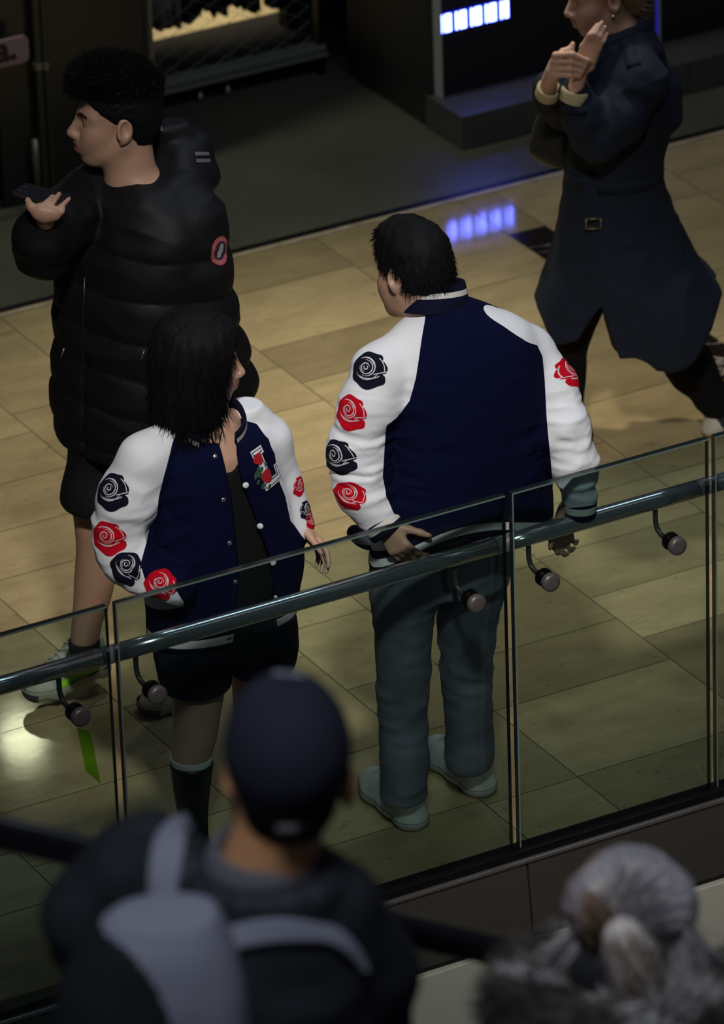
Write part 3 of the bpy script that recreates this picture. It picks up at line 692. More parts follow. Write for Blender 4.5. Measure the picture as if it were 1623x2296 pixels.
class Head:
    """face, ears and skull around a centre at eye height; B rows = forward, left, up"""
    def __init__(s, c, fwd, up=(0, 0, 1), k=1.0, fem=False):
        s.c = np.asarray(c, float); s.B = basis(fwd, up); s.k = k; s.fem = fem
    def P(s, x, y, z): return s.c + s.k * (x * s.B[0] + y * s.B[1] + z * s.B[2])
    def local(s, V): return (np.asarray(V) - s.c) @ s.B.T / s.k
    def add(s, F, neck_to, neck_r=0.056, mouth_open=0.0):
        k = s.k; E = lambda c, r, kk=0.02, op='u': F.ell(s.P(*c), np.array(r) * k, s.B, kk * k, op)
        C = lambda a, b, ra, rb=None, kk=0.01, op='u': F.cap(s.P(*a), s.P(*b), ra * k, (rb if rb is not None else ra) * k, kk * k, op)
        f = s.fem
        E((-0.010, 0, 0.035), (0.098, 0.076, 0.088)); E((0.030, 0, -0.030), (0.062, 0.060 if not f else 0.057, 0.085), 0.03)
        E((0.036, 0, -0.080), (0.046, 0.047 if not f else 0.041, 0.032), 0.03); C((0.072, 0.006, -0.104), (0.072, -0.006, -0.104), 0.017, kk=0.03)
        C((-0.005, 0.055, -0.055), (0.055, 0.022, -0.100), 0.014, kk=0.03); C((-0.005, -0.055, -0.055), (0.055, -0.022, -0.100), 0.014, kk=0.03)
        for q in (1, -1):
            C((0.084, 0.012 * q, 0.020), (0.066, 0.046 * q, 0.020), 0.012 if not f else 0.009, 0.010, 0.02)
            E((0.056, 0.039 * q, -0.030), (0.028, 0.021, 0.022), 0.03); E((0.066, 0.026 * q, -0.056), (0.024, 0.017, 0.020), 0.03)
            E((0.094, 0.031 * q, 0.000), (0.016, 0.017, 0.010), 0.012, 's')
            E((0.073, 0.031 * q, 0.000), (0.0145, 0.015, 0.0125), 0.004)
            C((0.086, 0.020 * q, 0.0085), (0.081, 0.043 * q, 0.007), 0.0045, 0.004, 0.006)
        C((0.092, 0, 0.008), (0.116, 0, -0.034), 0.0085, 0.011, 0.015); E((0.114, 0, -0.038), (0.012, 0.012, 0.010), 0.008)
        for q in (1, -1): E((0.104, 0.012 * q, -0.042), (0.012, 0.0085, 0.009), 0.008); E((0.106, 0.007 * q, -0.051), (0.005, 0.004, 0.004), 0.003, 's')
        E((0.078, 0, -0.068), (0.028, 0.026, 0.020), 0.02)
        C((0.100, 0.016, -0.063), (0.104, 0.0, -0.061), 0.0055, 0.007, 0.006); C((0.100, -0.016, -0.063), (0.104, 0.0, -0.061), 0.0055, 0.007, 0.006)
        mo = mouth_open
        C((0.097, 0.015, -0.076 - mo), (0.101, 0.0, -0.077 - mo), 0.006, 0.008, 0.006); C((0.097, -0.015, -0.076 - mo), (0.101, 0.0, -0.077 - mo), 0.006, 0.008, 0.006)
        C((0.112, 0.017, -0.0695 - mo / 2), (0.112, -0.017, -0.0695 - mo / 2), 0.0022 + mo * 0.6, kk=0.004, op='s')
        for q in (1, -1):
            a = s.B; yw = np.array([a[0] * 0.92 + a[1] * 0.38 * q, a[1] * q * 0.92 - a[0] * 0.38, a[2]])
            ce = s.P(-0.012, 0.079 * q, -0.008); F.ell(ce, np.array((0.0230, 0.0110, 0.0350)) * k, yw, 0.008 * k)
            F.ell(ce + k * (yw[1] * 0.0085 * np.sign(yw[1] @ a[1]) * q + a[2] * 0.006 + a[0] * 0.002), np.array((0.0140, 0.0105, 0.0215)) * k, yw, 0.003 * k, 's')
            F.cap(s.P(0.002, 0.078 * q, -0.012), s.P(0.0, 0.078 * q, -0.020), 0.0055 * k, None, 0.005 * k)
            F.cap(s.P(-0.008, 0.078 * q, -0.034), s.P(-0.004, 0.077 * q, -0.042), 0.0075 * k, 0.006 * k, 0.006 * k)
        F.cap(s.P(-0.025, 0, -0.045), neck_to, neck_r * k, neck_r * k * 1.08, 0.03)
        F.cap(s.P(0.0, 0, -0.075), np.asarray(neck_to) + 0.012 * s.B[0], neck_r * k * 0.8, neck_r * k * 0.9, 0.03)
    def lips(s, V, mo=0.0):
        q = s.local(V); return (q[:, 0] > 0.088) & (np.abs(q[:, 1]) < 0.024) & (q[:, 2] > -0.0855 - mo) & (q[:, 2] < -0.0545)
    def eyes(s, parent, skin, iris):
        for q in (1, -1):
            b = MB(); c = s.P(0.0745, 0.031 * q, 0.0)
            b.lathe(c - 0.0135 * s.k * s.B[0], s.B[0], [(s.k * 0.0135 * (1 - math.cos(t)), s.k * 0.0135 * math.sin(t) + 1e-5) for t in np.linspace(0, np.pi, 10)], 16)
            e = b.build('eye', mat('eye_white', (0.55, 0.52, 0.48, 1), 0.2), parent, smooth=True)
            b = MB(); b.lathe(c + 0.0123 * s.k * s.B[0], s.B[0], [(0, 0.0058 * s.k), (0.0013 * s.k, 0.0045 * s.k), (0.0016 * s.k, 0.0005)], 14); b.build('iris', iris, e, smooth=True)
    def brows(s, parent, skn, m, thick=0.005):
        rng = np.random.default_rng(3)
        for q in (1, -1):
            R_, D_ = [], []
            for i in range(120):
                t = rng.random(); y = 0.011 + 0.038 * t; z = 0.018 + 0.008 * math.sin(t * 2.4) - 0.004 * t + rng.normal(0, thick * 0.4 * (1 - 0.6 * t))
                o = s.P(0.16, y * q, z); h, n = skn.hit(o, -s.B[0], 0.3)
                if h is None: continue
                R_.append(np.array(h)); D_.append(np.array(n) * 0.35 + s.B[1] * q * 0.9 + s.B[2] * 0.25)
            if R_: fuzz('eyebrow', np.array(R_), np.array(D_), 0.009 * s.k, 0.0007, m, parent, 5, 0.15, 3)

def finger(F, pts, r0=0.0092, r1=0.0068, k=0.006):
    n = len(pts); rr = np.linspace(r0, r1, n)
    F.chain(pts, rr, k)

def hand(F, wrist, fdir, pnorm, thumb_side, curl=(25, 30, 20), size=1.0, spread=6.0, thumb=(35, 20), tcurl=25):
    """palm, five jointed fingers of their own lengths and a thumb from the side of the palm.
    fdir: wrist to knuckles, pnorm: out of the palm, thumb_side: towards the thumb"""
    f = np.asarray(fdir, float); f /= np.linalg.norm(f); p = np.asarray(pnorm, float); p = p - (p @ f) * f; p /= np.linalg.norm(p)
    t = np.cross(f, p); t = t if t @ np.asarray(thumb_side, float) > 0 else -t
    s = size; w = np.asarray(wrist, float)
    for i, x in enumerate((0.028, 0.010, -0.009, -0.027)):
        F.cap(w + f * 0.012 * s + t * x * 0.55 * s, w + f * (0.086 - 0.004 * abs(i - 1)) * s + t * x * s, 0.0135 * s, 0.0115 * s, 0.014)
    F.cap(w + f * 0.02 * s + t * 0.018 * s + p * 0.006 * s, w + f * 0.05 * s + t * 0.03 * s + p * 0.008 * s, 0.015 * s, 0.012 * s, 0.014)
    L = [(0.042, 0.026, 0.022), (0.046, 0.030, 0.024), (0.043, 0.028, 0.023), (0.034, 0.021, 0.020)]
    for i, x in enumerate((0.028, 0.010, -0.009, -0.027)):
        a = w + f * (0.086 - 0.004 * abs(i - 1)) * s + t * x * s; sp = math.radians(spread * (1.5 - i)); ang = 0
        d0 = f * math.cos(sp) + t * math.sin(sp); pts = [a]
        for j in range(3):
            ang += math.radians(curl[j] * (0.9 + 0.08 * i)); a = a + L[i][j] * s * (d0 * math.cos(ang) + p * math.sin(ang)); pts.append(a)
        finger(F, pts, (0.0095 if i < 3 else 0.0082) * s, (0.0068 if i < 3 else 0.006) * s)
    a = w + f * 0.022 * s + t * 0.026 * s + p * 0.006 * s; th = math.radians(thumb[0]); pu = math.radians(thumb[1])
    d = f * math.cos(th) + t * math.sin(th); d = d * math.cos(pu) + p * math.sin(pu); pts = [a]; q = f * 0.9 + p * 0.3; q /= np.linalg.norm(q)
    for j, l in enumerate((0.042, 0.034, 0.028)):
        a = a + l * s * d; pts.append(a); c = math.radians(tcurl); d = d * math.cos(c) + q * math.sin(c); d /= np.linalg.norm(d)
    F.chain(pts, [0.0145 * s, 0.0115 * s, 0.0100 * s, 0.0078 * s], 0.008)

def folds(V, F, amp, freq, seed=0, axis=None, mask=None, sharp=1.0):
    """cloth folds: the surface moves along its normal by ridged noise, stretched along the given axes"""
    N = normals(V, F); q = V * np.asarray(freq, float)
    n = vnoise(q + 0.7 * vnoise(q * 0.6, seed + 7)[:, None], seed); r = 1 - np.abs(n) * 2; r = np.sign(r) * np.abs(r) ** sharp
    n2 = vnoise(q * 2.1 + 9.1, seed + 3)
    m = 1.0 if mask is None else mask
    return V + N * (amp * (0.75 * r + 0.35 * n2) * m)[:, None]

def bump_at(V, c, r):
    d = np.linalg.norm(V - np.asarray(c), axis=1); return np.exp(-(d / r) ** 2)

def person(name_parent, V, F, skin_mats, fm, G, label):
    o = obj('person', V, F, skin_mats, None, fm=fm, label=label, cat='person')
    o.location = G; o.rotation_euler = (0, 0, YAW); return o

def rose(seed=0, flip=1, rot=0.0):
    """a stylised rose: lobed outline, spiral heart and petal lines (1) on cloth colour (0)"""
    cr, sr = math.cos(rot), math.sin(rot)
    def cls(u, v):
        x = (u * cr - v * sr) * flip; y = u * sr + v * cr
        th = np.arctan2(y, x); r = np.hypot(x, y)
        pt = lambda a, k, w: k * np.exp(-(np.abs(np.angle(np.exp(1j * (th - a)))) / w) ** 2)
        lob = 0.84 + pt(0.25, 0.06, 0.25) - pt(-0.12, 0.14, 0.08) + pt(-0.55, 0.12, 0.25) + pt(1.0, 0.08, 0.2) - pt(0.72, 0.05, 0.08) + pt(1.9, 0.06, 0.3) + pt(-1.6, 0.08, 0.4) + pt(-2.6, 0.10, 0.25) + pt(2.9, 0.03, 0.3)
        K = np.where(r < lob, 0, -1)
        cx, cy = -0.16, 0.14; X, Y = x - cx, y - cy; a = np.mod(np.arctan2(Y, X) + 6.2832, 6.2832); rr = np.hypot(X, Y * 1.08); L = np.zeros(u.shape, bool)
        arcs = [(0.10, 2.2, 7.4, .027), (0.22, 0.2, 4.6, .027), (0.34, 3.0, 8.0, .025), (0.47, 4.3, 8.6, .025), (0.47, 0.4, 2.3, .019), (0.62, 3.7, 6.0, .025)]
        for R0, a0, a1, w in arcs:
            d = np.mod(a - a0, 6.2832); t = d / (a1 - a0); L |= (t < 1) & (np.abs(rr - R0 * (0.9 + 0.2 * t)) < w * np.sin(np.clip(t, 0.03, .97) * 3.14) ** 0.5)
        e = np.hypot(x + 0.05, y - 0.75); L |= (np.abs(e - 1.12) < 0.021) & (x > -0.45) & (x < 0.55)
        e = np.hypot(x - 0.10, y - 0.05); L |= (np.abs(e - 0.66) < 0.020) & (th > 0.1) & (th < 1.0)
        L |= (np.abs(y + 0.10 - 0.35 * (x - 0.4)) < 0.020) & (x > 0.28)
        return np.where((K == 0) & L, 1, K)
    return cls

def onpx(skin, J, x, y):
    """the point and normal of a surface seen at a pixel; the normal eased a little towards the viewer"""
    a = J(x, y, -0.9); h, n = skin.hit(a, J(x, y, 0.7) - a, 3)
    if h is None: return J(x, y, -0.1), np.array([0, -0.9, 0.4])
    n = np.array(n) + 0.35 * np.array([0, -0.9, 0.44]); return np.array(h), n / np.linalg.norm(n)

def stripes_band(name, V, F, g, levels, mats, parent):
    """cuts the band of a garment into knitted stripes along g"""
    gm = g(V)[F].mean(1); fm = np.zeros(len(F), int)
    for l in levels: fm += gm > l
    return V, fm

def shoe(F, heel, toe, up, w=0.048, h=0.075, sole=0.026, toe_h=0.05):
    """one shoe from heel to toe; returns its own axes"""
    f = toe - heel; L = np.linalg.norm(f); f = f / L; u = np.asarray(up, float); u -= (u @ f) * f; u /= np.linalg.norm(u); s = np.cross(u, f)
    P = lambda x, y, z: heel + f * x * L + s * y + u * z
    F.chain([P(0.12, 0, 0.028), P(0.4, 0, 0.025), P(0.70, 0, 0.025), P(0.90, 0, 0.024)], [w * 0.78, w * 0.80, w * 0.98, w * 0.75], 0.02, flat=(u, 0.62))
    F.chain([P(0.14, 0, h), P(0.35, 0, h * 0.95), P(0.60, 0, h * 0.62), P(0.85, 0, toe_h * 0.7)], [w * 0.66, w * 0.66, w * 0.62, w * 0.55], 0.03)
    F.cap(P(0.12, 0, 0.03), P(0.12, 0, h + 0.01), w * 0.72, w * 0.62, 0.02)
    return P, f, s, u

def ring(name, c, axis, prof, mats, par, sx=1.0, n=36, side=None, arc=None):
    """a knitted ring round an axis; prof: (along, radius, material); arc: (from, to) in degrees leaves it open"""
    axis = np.asarray(axis, float); axis /= np.linalg.norm(axis); a = np.cross(axis, (0, 0, 1.0) if abs(axis[2]) < 0.9 else (0, 1.0, 0)); a /= np.linalg.norm(a)
    if side is not None: a = np.asarray(side, float); a -= (a @ axis) * axis; a /= np.linalg.norm(a)
    b_ = np.cross(axis, a); V = []; full = arc is None
    th = np.linspace(0, 2 * np.pi, n, endpoint=False) if full else np.radians(np.linspace(arc[0], arc[1], n))
    for h, r, _ in prof:
        for t in th: V.append(np.asarray(c) + h * axis + r * (np.cos(t) * a * sx + np.sin(t) * b_))
    F = []; fm = []; k = len(prof)
    for i in range(k if not full else k - 1):
        i2 = (i + 1) % k
        for j in range(n if full else n - 1): F.append((i * n + j, i * n + (j + 1) % n, i2 * n + (j + 1) % n, i2 * n + j)); fm.append(prof[i][2])
    if not full:
        for j in (0, n - 1):
            q = [i * n + j for i in range(k)]; F.append(tuple(q)); fm.append(0)
    return obj(name, V, F, mats, par, fm=fm)

def lay_laces(name, V, Q, P, u, ts, half, r, m, parent):
    """shoelaces laid over the instep, each bar following the surface"""
    sk = Skin(V, Q); b = MB()
    for i, t in enumerate(ts):
        pts = []
        for y in np.linspace(-half, half, 9):
            o = P(t + 0.012 * (1 if i % 2 else -1) * y / half, y, 0.25); h, n = sk.hit(o, -u, 0.4)
            if h is not None: pts.append(np.array(h) + np.array(n) * r * 0.7)
        if len(pts) > 2: b.tube(pts, r, 6)
    if b.V: b.build(name, m, parent, smooth=True)

SKIN = mat('skin_warm', (0.44, 0.255, 0.165, 1), 0.5, bump=(160, 0.15, 0.001))
SKIN2 = mat('skin_fair', (0.57, 0.33, 0.225, 1), 0.5, bump=(160, 0.15, 0.001))
LIPS = mat('lips', (0.36, 0.15, 0.12, 1), 0.4)
HAIRB = mat('black_hair', (0.005, 0.0046, 0.005, 1), 0.7, spec=0.14)
NAVY = mat('navy_wool', (0.0030, 0.0045, 0.024, 1), 0.95, spec=0.08, bump=(700, 0.25, 0.001), sheen=0.0)
WHITE = mat('white_wool', (0.83, 0.83, 0.85, 1), 0.85, spec=0.2, bump=(600, 0.2, 0.001))
RIBW = mat('white_rib', (0.66, 0.63, 0.58, 1), 0.9, spec=0.1, bump=(500, 0.3, 0.001)); RIBN = mat('navy_rib', (0.006, 0.007, 0.022, 1), 0.95, spec=0.1, bump=(500, 0.3, 0.001))
RNAVY = mat('navy_felt', (0.008, 0.009, 0.020, 1), 0.95, spec=0.1); RRED = mat('red_felt', (0.55, 0.004, 0.016, 1), 0.95, spec=0.1); RLINE = mat('stitch_white', (0.72, 0.70, 0.70, 1), 0.9, spec=0.1)
DENIM = mat('blue_denim', (0.18, 0.19, 0.225, 1), 0.95, spec=0.1, bump=(900, 0.3, 0.001), var=0.34, vscale=7)
IRIS = mat('dark_iris', (0.02, 0.012, 0.008, 1), 0.15)
# ------------------------------------------------------------------ the man in the navy jacket, back to the rail
def build_man():
    G = atz(980, 1826); fr = Frame(G); J, Jz = fr.J, fr.Jz
    aL, aR = Jz(910, 1815, 0.06), Jz(1050, 1742, 0.06)
    wl, wr = aL[1], aR[1]; wc = (wl + wr) / 2 - 0.01
    bodyph = math.radians(29)
    ear = J(925, 607, wc + 0.03); fwd = np.array([-math.sin(math.radians(47)), math.cos(math.radians(47)), -0.20])
    hd = Head(ear, fwd, (0.08, 0.10, 1), 1.0)
    shL, shR = J(850, 832, wc - 0.10), J(1183, 790, wc + 0.10)
    elL, wrL = J(800, 1010, wc - 0.13), J(858, 1165, wc - 0.175)
    elR = J(1280, 1015, wc - 0.03)
    railp = fr.L(at(1290, 1195, RY)); wrR = J(1300, 1128, railp[1] + 0.02)
    # body under the clothes, with the hands
    F = SDF((-0.5, -0.55, 0.0), (0.5, 0.45, 1.9), 0.0045)
    neck = J(985, 700, wc)
    hd.add(F, neck, 0.058)
    chest = J(1030, 850, wc); hips = J(985, 1240, wc)
    F.chain([neck, chest, J(1010, 1050, wc), hips], [0.06, 0.08, 0.08, 0.08], 0.04)
    F.chain([J(995, 760, wc), shL, elL, wrL], [0.04, 0.035, 0.034, 0.028], 0.03); F.chain([J(1010, 760, wc), shR, elR, wrR], [0.04, 0.035, 0.034, 0.028], 0.03)
    kL, kR = J(905, 1560, wl + 0.02), J(1048, 1520, wr + 0.02)
    F.chain([hips, J(905, 1300, wl), kL, aL + np.array([0, 0, 0.03])], [0.07, 0.05, 0.042, 0.020], 0.03); F.chain([hips, J(1060, 1290, wr), kR, aR + np.array([0, 0, 0.03])], [0.07, 0.05, 0.042, 0.020], 0.03)
    for a in (aL, aR): F.cap(a + np.array([0, 0, 0.03]), a + np.array([-0.03, 0.06, -0.028]), 0.019, 0.013, 0.01)
    # right hand over the rail: fingers go over the tube and curl under it; left hand on the hip
    rail_dir = np.array([math.cos(-YAW), math.sin(-YAW), 0])
    back = fr.L(fr.G + np.array([0, -1.0, 0]))
    hw = railp + np.array([0, 0, RR + 0.030]) - back * 0.040
    F.cap(wrR, hw, 0.029, 0.026, 0.015)
    hand(F, hw, np.array([0, 0, -1.0]) - back * 0.16 - rail_dir * 0.12, back, -rail_dir, (22, 62, 48), 0.88, 4.0, (50, 35), 18)
    hand(F, wrL + np.array([0.0, -0.01, -0.012]), (0.55, -0.25, -0.80), (0.25, 0.95, 0.1), (0.8, 0.2, 0.6), (22, 28, 18), 0.92, 5.0, (45, 10), 10)
    V, Q = F.mesh(1)
    root = person('person', V, Q, [SKIN], None, G, 'man seen from behind in navy and white varsity jacket and blue jeans')
    # hair: short, neat, fuller on top
    F = SDF(ear - 0.2, ear + 0.25, 0.004)
    F.ell(hd.P(-0.012, 0, 0.050), (0.106, 0.087, 0.092), hd.B, 0.01); F.ell(hd.P(-0.045, 0, -0.005), (0.068, 0.076, 0.072), hd.B, 0.03)
    F.ell(hd.P(0.03, 0.0, 0.105), (0.062, 0.060, 0.040), hd.B, 0.03)
    q0, B = hd.c, hd.B
    def face(X, Y, Z):
        x = (X - q0[0]) * B[0][0] + (Y - q0[1]) * B[0][1] + (Z - q0[2]) * B[0][2]; z = (X - q0[0]) * B[2][0] + (Y - q0[1]) * B[2][1] + (Z - q0[2]) * B[2][2]
        return np.minimum(np.maximum(x - 0.030 - 0.9 * np.maximum(z - 0.02, 0), 0.065 - z * 1.0 - 0.03), 0.9) if False else np.maximum(x - (0.005 + np.clip((z - 0.0) * 1.3, -0.02, 0.2)), -0.9)
    F.cut(face, 0.01)
    def nape(X, Y, Z):
        z = (X - q0[0]) * B[2][0] + (Y - q0[1]) * B[2][1] + (Z - q0[2]) * B[2][2]; return -0.054 - z
    F.cut(nape, 0.015)
    for q in (1, -1): F.ell(hd.P(-0.008, 0.088 * q, -0.012), (0.026, 0.022, 0.036), hd.B, 0.008, 's')
    V, Q = F.mesh(1)
    q = hd.local(V); V = folds(V, Q, 0.0035, (40, 40, 22), 4)
    hair = obj('hair', V, Q, HAIRB, root)
    N = normals(V, Q); rg = np.random.default_rng(1); ok_ = np.where(hd.local(V)[:, 2] > -0.03)[0]; pick = rg.choice(ok_, 6000)
    up = B[2] * 0.2 + B[0] * 0.5
    d = N[pick] * 0.22 + 0.6 * up * np.clip((hd.local(V[pick])[:, 2:3] - 0.02) * 9, -0.5, 1.2) - B[2] * 0.5
    fuzz('hair_strands', V[pick] - N[pick] * 0.004, d, 0.030, 0.0014, HAIRB, hair, 2, 0.18, 3)
    # jacket as one surface, then parted along its seams
    jk = SDF((-0.55, -0.5, 0.70), (0.55, 0.5, 1.75), 0.0055)
    rows = []
    for y, xl, xr, b in ((679, 930, 1048, .082), (698, 915, 1084, .094), (715, 905, 1118, .105), (750, 888, 1170, .12), (800, 872, 1205, .138), (860, 868, 1222, .15), (935, 866, 1226, .152), (1010, 858, 1228, .152),
                         (1080, 850, 1230, .150), (1130, 844, 1234, .150), (1180, 838, 1236, .158), (1235, 832, 1238, .166), (1300, 830, 1238, .168)):
        l, r = J(xl, y, wc), J(xr, y, wc); U = (r[0] - l[0]) / 2; a = math.sqrt(max(U * U - (b * math.sin(bodyph)) ** 2, 0.002)) / math.cos(bodyph)
        rows.append((l[2], (l[0] + r[0]) / 2, wc, a, b))
    jk.loft(rows, bodyph, 0.02, e=2.25)
    jk.chain([J(912, 772, wc - 0.05), shL, J(828, 905, wc - 0.12), elL, J(812, 1095, wc - 0.15), J(843, 1152, wc - 0.165)], [0.050, 0.066, 0.070, 0.071, 0.066, 0.054], 0.035)
    jk.chain([J(1125, 752, wc + 0.05), shR, J(1236, 865, wc + 0.06), J(1264, 960, wc + 0.0), J(1287, 1040, wrR[1] * 0.6 + (wc - 0.03) * 0.4), J(1300, 1110, wrR[1])], [0.050, 0.061, 0.061, 0.059, 0.053, 0.045], 0.035)
    jk.cap(J(795, 1195, wc + 0.06), J(835, 1225, wc + 0.04), 0.022, 0.03, 0.02)         # front hem corner swinging out on the left
    zL, zR = J(838, 1262, wc - 0.10)[2] - 0.022, J(1237, 1196, wc + 0.10)[2] + 0.045; uL, uR = J(838, 1262, wc)[0], J(1237, 1196, wc)[0]
    def hemz(U, W): return zL + (zR - zL) * (U - uL) / (uR - uL) + 0.095 * np.sin(np.clip((U - uL) / (uR - uL), 0, 1) * np.pi)
    def hem(P): return P[:, 2] - hemz(P[:, 0], P[:, 1])
    jk.cut(lambda X, Y, Z: hemz(X, Y) - Z, 0.012)
    dL = J(845, 1150, wc - 0.165) - J(815, 1090, wc - 0.15); dL /= np.linalg.norm(dL)
    V, Q = jk.mesh(2)
    arms = np.minimum(np.linalg.norm(V - elL, axis=1), np.linalg.norm(V - elR, axis=1))
    mk = np.exp(-(arms / 0.16) ** 2)
    V = folds(V, Q, 0.0105, (9, 9, 24), 11, mask=mk + 0.15)
    V = folds(V, Q, 0.0045, (14, 14, 38), 17, mask=mk, sharp=1.6)
    V = folds(V, Q, 0.004, (5, 5, 3), 21, mask=(1 - mk) * 0.8)
    # raglan seams, measured across the back
    def seam(pts, dw):
        z = np.array([J(x, y, wc + dw)[2] for x, y in pts]); u = np.array([J(x, y, wc + dw)[0] for x, y in pts]); o = np.argsort(z)
        return lambda zz: np.interp(zz, z[o], u[o])
    sL = seam([(968, 692), (960, 720), (945, 780), (932, 850), (918, 900), (900, 925), (888, 935), (866, 945), (862, 1000), (858, 1060), (866, 1100), (884, 1140), (890, 1180), (880, 1240), (845, 1300)], -0.16)
    sR = seam([(1060, 678), (1090, 700), (1130, 725), (1170, 755), (1205, 785), (1217, 810), (1221, 850), (1225, 930), (1232, 1000), (1240, 1090), (1243, 1180), (1243, 1300)], -0.01)
    gL = lambda P: P[:, 0] - sL(P[:, 2]); gR = lambda P: sR(P[:, 2]) - P[:, 0]
    V = snap(V, Q, gL); V = snap(V, Q, gR)
    for l in (0.018, 0.040, 0.062): V = snap(V, Q, hem, l)
    Q = split(V, Q, [(gL, 0), (gR, 0), (hem, 0.018), (hem, 0.040), (hem, 0.062)])
    hz = hem(V)
    cen = V[Q].mean(1); torso = (gL(V)[Q].mean(1) > 0) & (gR(V)[Q].mean(1) > 0)
    # faces on the chest side below the armpits belong to the body as well
    jac = None
    body = torso; left = (~body) & (cen[:, 0] < 0.02); right = (~body) & (cen[:, 0] >= 0.02)
    # hem band on the body
    hb = (hem(V)[Q].mean(1) < 0.062) & (cen[:, 2] < 1.0) & (np.linalg.norm(cen - wrL, axis=1) > 0.062) & (np.linalg.norm(cen - wrR, axis=1) > 0.10)
    fl_ = (np.linalg.norm(cen - J(812, 1215, wc + 0.05), axis=1) < 0.075) & (cen[:, 1] > wc - 0.06); body |= left & fl_; left &= ~fl_
    left &= ~hb; right &= ~hb; body &= ~hb
    body |= hb & (hem(V)[Q].mean(1) >= 0.062)
    vb, qb = sub(V, Q, body); jac = obj('varsity_jacket', vb, qb, NAVY, root, label='navy back panel of the jacket')
    skin = Skin(V, Q)
    for nm, m in (('sleeve', left), ('sleeve', right)):
        v, q = sub(V, Q, m); obj(nm, v, q, WHITE, jac)
    v, q = sub(V, Q, hb)
    v, fm = stripes_band('hem_band', v, q, hem, (0.018, 0.040), None, None); obj('hem_band', v, q, [RIBN, RIBW, RIBN], jac, fm=fm)
    # cuffs and collar: knitted rings
    cuffprof = [(-0.012, 0.030, 0), (0.0, 0.046, 0), (0.014, 0.0475, 1), (0.034, 0.0465, 0), (0.050, 0.044, 0), (0.054, 0.040, 0), (0.052, 0.030, 0), (0.0, 0.028, 0)]
    ring('cuff', J(846, 1158, wc - 0.165), J(866, 1186, wc - 0.18) - J(840, 1150, wc - 0.165), [(h, r * 1.14, m) for h, r, m in cuffprof], [RIBN, RIBW], jac)
    ring('cuff', J(1301, 1118, wrR[1]), (0.0, -0.06, -1), [(h, r * 0.94, m) for h, r, m in cuffprof], [RIBN, RIBW], jac)
    nc = J(985, 690, wc + 0.005)
    ring('collar', nc + np.array([-0.010, 0, -0.004]), J(984, 660, wc) - J(985, 700, wc - 0.012), [(0.0, 0.092, 0), (0.028, 0.090, 0), (0.040, 0.089, 1), (0.054, 0.086, 0), (0.070, 0.083, 0), (0.074, 0.080, 0), (0.070, 0.074, 0), (0.0, 0.070, 0)], [RIBN, RIBW], jac, sx=0.86, side=(math.cos(bodyph + 1.57), math.sin(bodyph + 1.57), 0))
    for (x, y) in ((799, 1206), (795, 1226)):
        c, n_ = skin.hit(J(x, y, -0.9), J(x, y, 0.7) - J(x, y, -0.9), 3)
        if c is None: continue
        c, n_ = np.array(c), np.array(n_); b = MB(); b.lathe(c, n_, [(-0.002, 0.007), (0.0015, 0.006), (0.003, 0.002)], 14); b.build('snap', mat('snap_white', (0.8, 0.8, 0.8, 1), 0.4), jac, smooth=True)
    # roses down the sleeves
    left_n = np.array([-0.60, -0.75, 0.30])
    for (x, y, sz, m, fl, ro) in ((826, 831, 0.108, RNAVY, 1, 0.0), (785, 926, 0.106, RRED, 1, 0.1), (754, 1026, 0.104, RNAVY, 1, -0.2), (783, 1112, 0.088, RRED, 1, 0.5)):
        c, nn = onpx(skin, J, x, y)
        decal('rose_patch', skin, c, nn, (0.05, 0, 1), sz * (1.0 if y < 950 else 1.15), sz * 1.02, rose(0, fl, ro), [m, RLINE], jac, res=140, reach=0.14)
    for (x, y, sz) in ((1268, 838, 0.095), (1318, 1028, 0.075)):
        decal('rose_patch', skin, J(x, y, wc + 0.05), (0.97, 0.12, 0.15), (0.2, 0, 1), sz, sz, rose(0, -1, 0.2), [RRED, RLINE], jac, res=100, reach=0.12)
    # jeans
    jn = SDF((-0.35, -0.4, 0.03), (0.35, 0.4, 1.05), 0.006)
    def leg(rows, w0, w1):
        out = []
        for y, xl, xr in rows:
            t = (y - 1250) / 560; w = w0 * (1 - t) + w1 * t; l, r = J(xl, y, w), J(xr, y, w); a = (r[0] - l[0]) / 2; out.append((l[2], (l[0] + r[0]) / 2, w, a, a * 1.06))
        return out
    jn.loft(leg(((1225, 832, 1010), (1290, 830, 1000), (1340, 831, 985), (1400, 838, 972), (1500, 845, 965), (1600, 849, 955), (1700, 853, 961), (1765, 856, 958), (1794, 856, 954)), wc - 0.035, wl), 0, 0.03, endk=0.012)
    jn.loft(leg(((1225, 980, 1148), (1290, 980, 1140), (1340, 980, 1130), (1400, 978, 1113), (1450, 985, 1106), (1500, 990, 1102), (1600, 1000, 1102), (1700, 999, 1103), (1718, 1000, 1098)), wc + 0.035, wr), 0, 0.03, endk=0.012)
    l, r = J(850, 1215, wc), J(1140, 1215, wc); m = J(838, 1315, wc), J(1135, 1315, wc)
    jn.loft([(l[2], (l[0] + r[0]) / 2, wc, (r[0] - l[0]) / 2, 0.125), (m[0][2], (m[0][0] + m[1][0]) / 2, wc, (m[1][0] - m[0][0]) / 2 - 0.01, 0.12)], 0, 0.04)
    jn.cut(lambda X, Y, Z: Z - hemz(X, Y) - 0.035, 0.01)
    V, Q = jn.mesh(1)
    z = V[:, 2]; mk = 0.5 + 0.9 * np.exp(-((z - kL[2]) / 0.13) ** 2) + 0.7 * np.exp(-((z - 0.1) / 0.06) ** 2)
    V = folds(V, Q, 0.0052, (9, 9, 19), 31, mask=mk); V = folds(V, Q, 0.004, (7, 7, 3), 33, mask=0.8 + 0 * V[:, 0])
    jeans = obj('jeans', V, Q, DENIM, root)
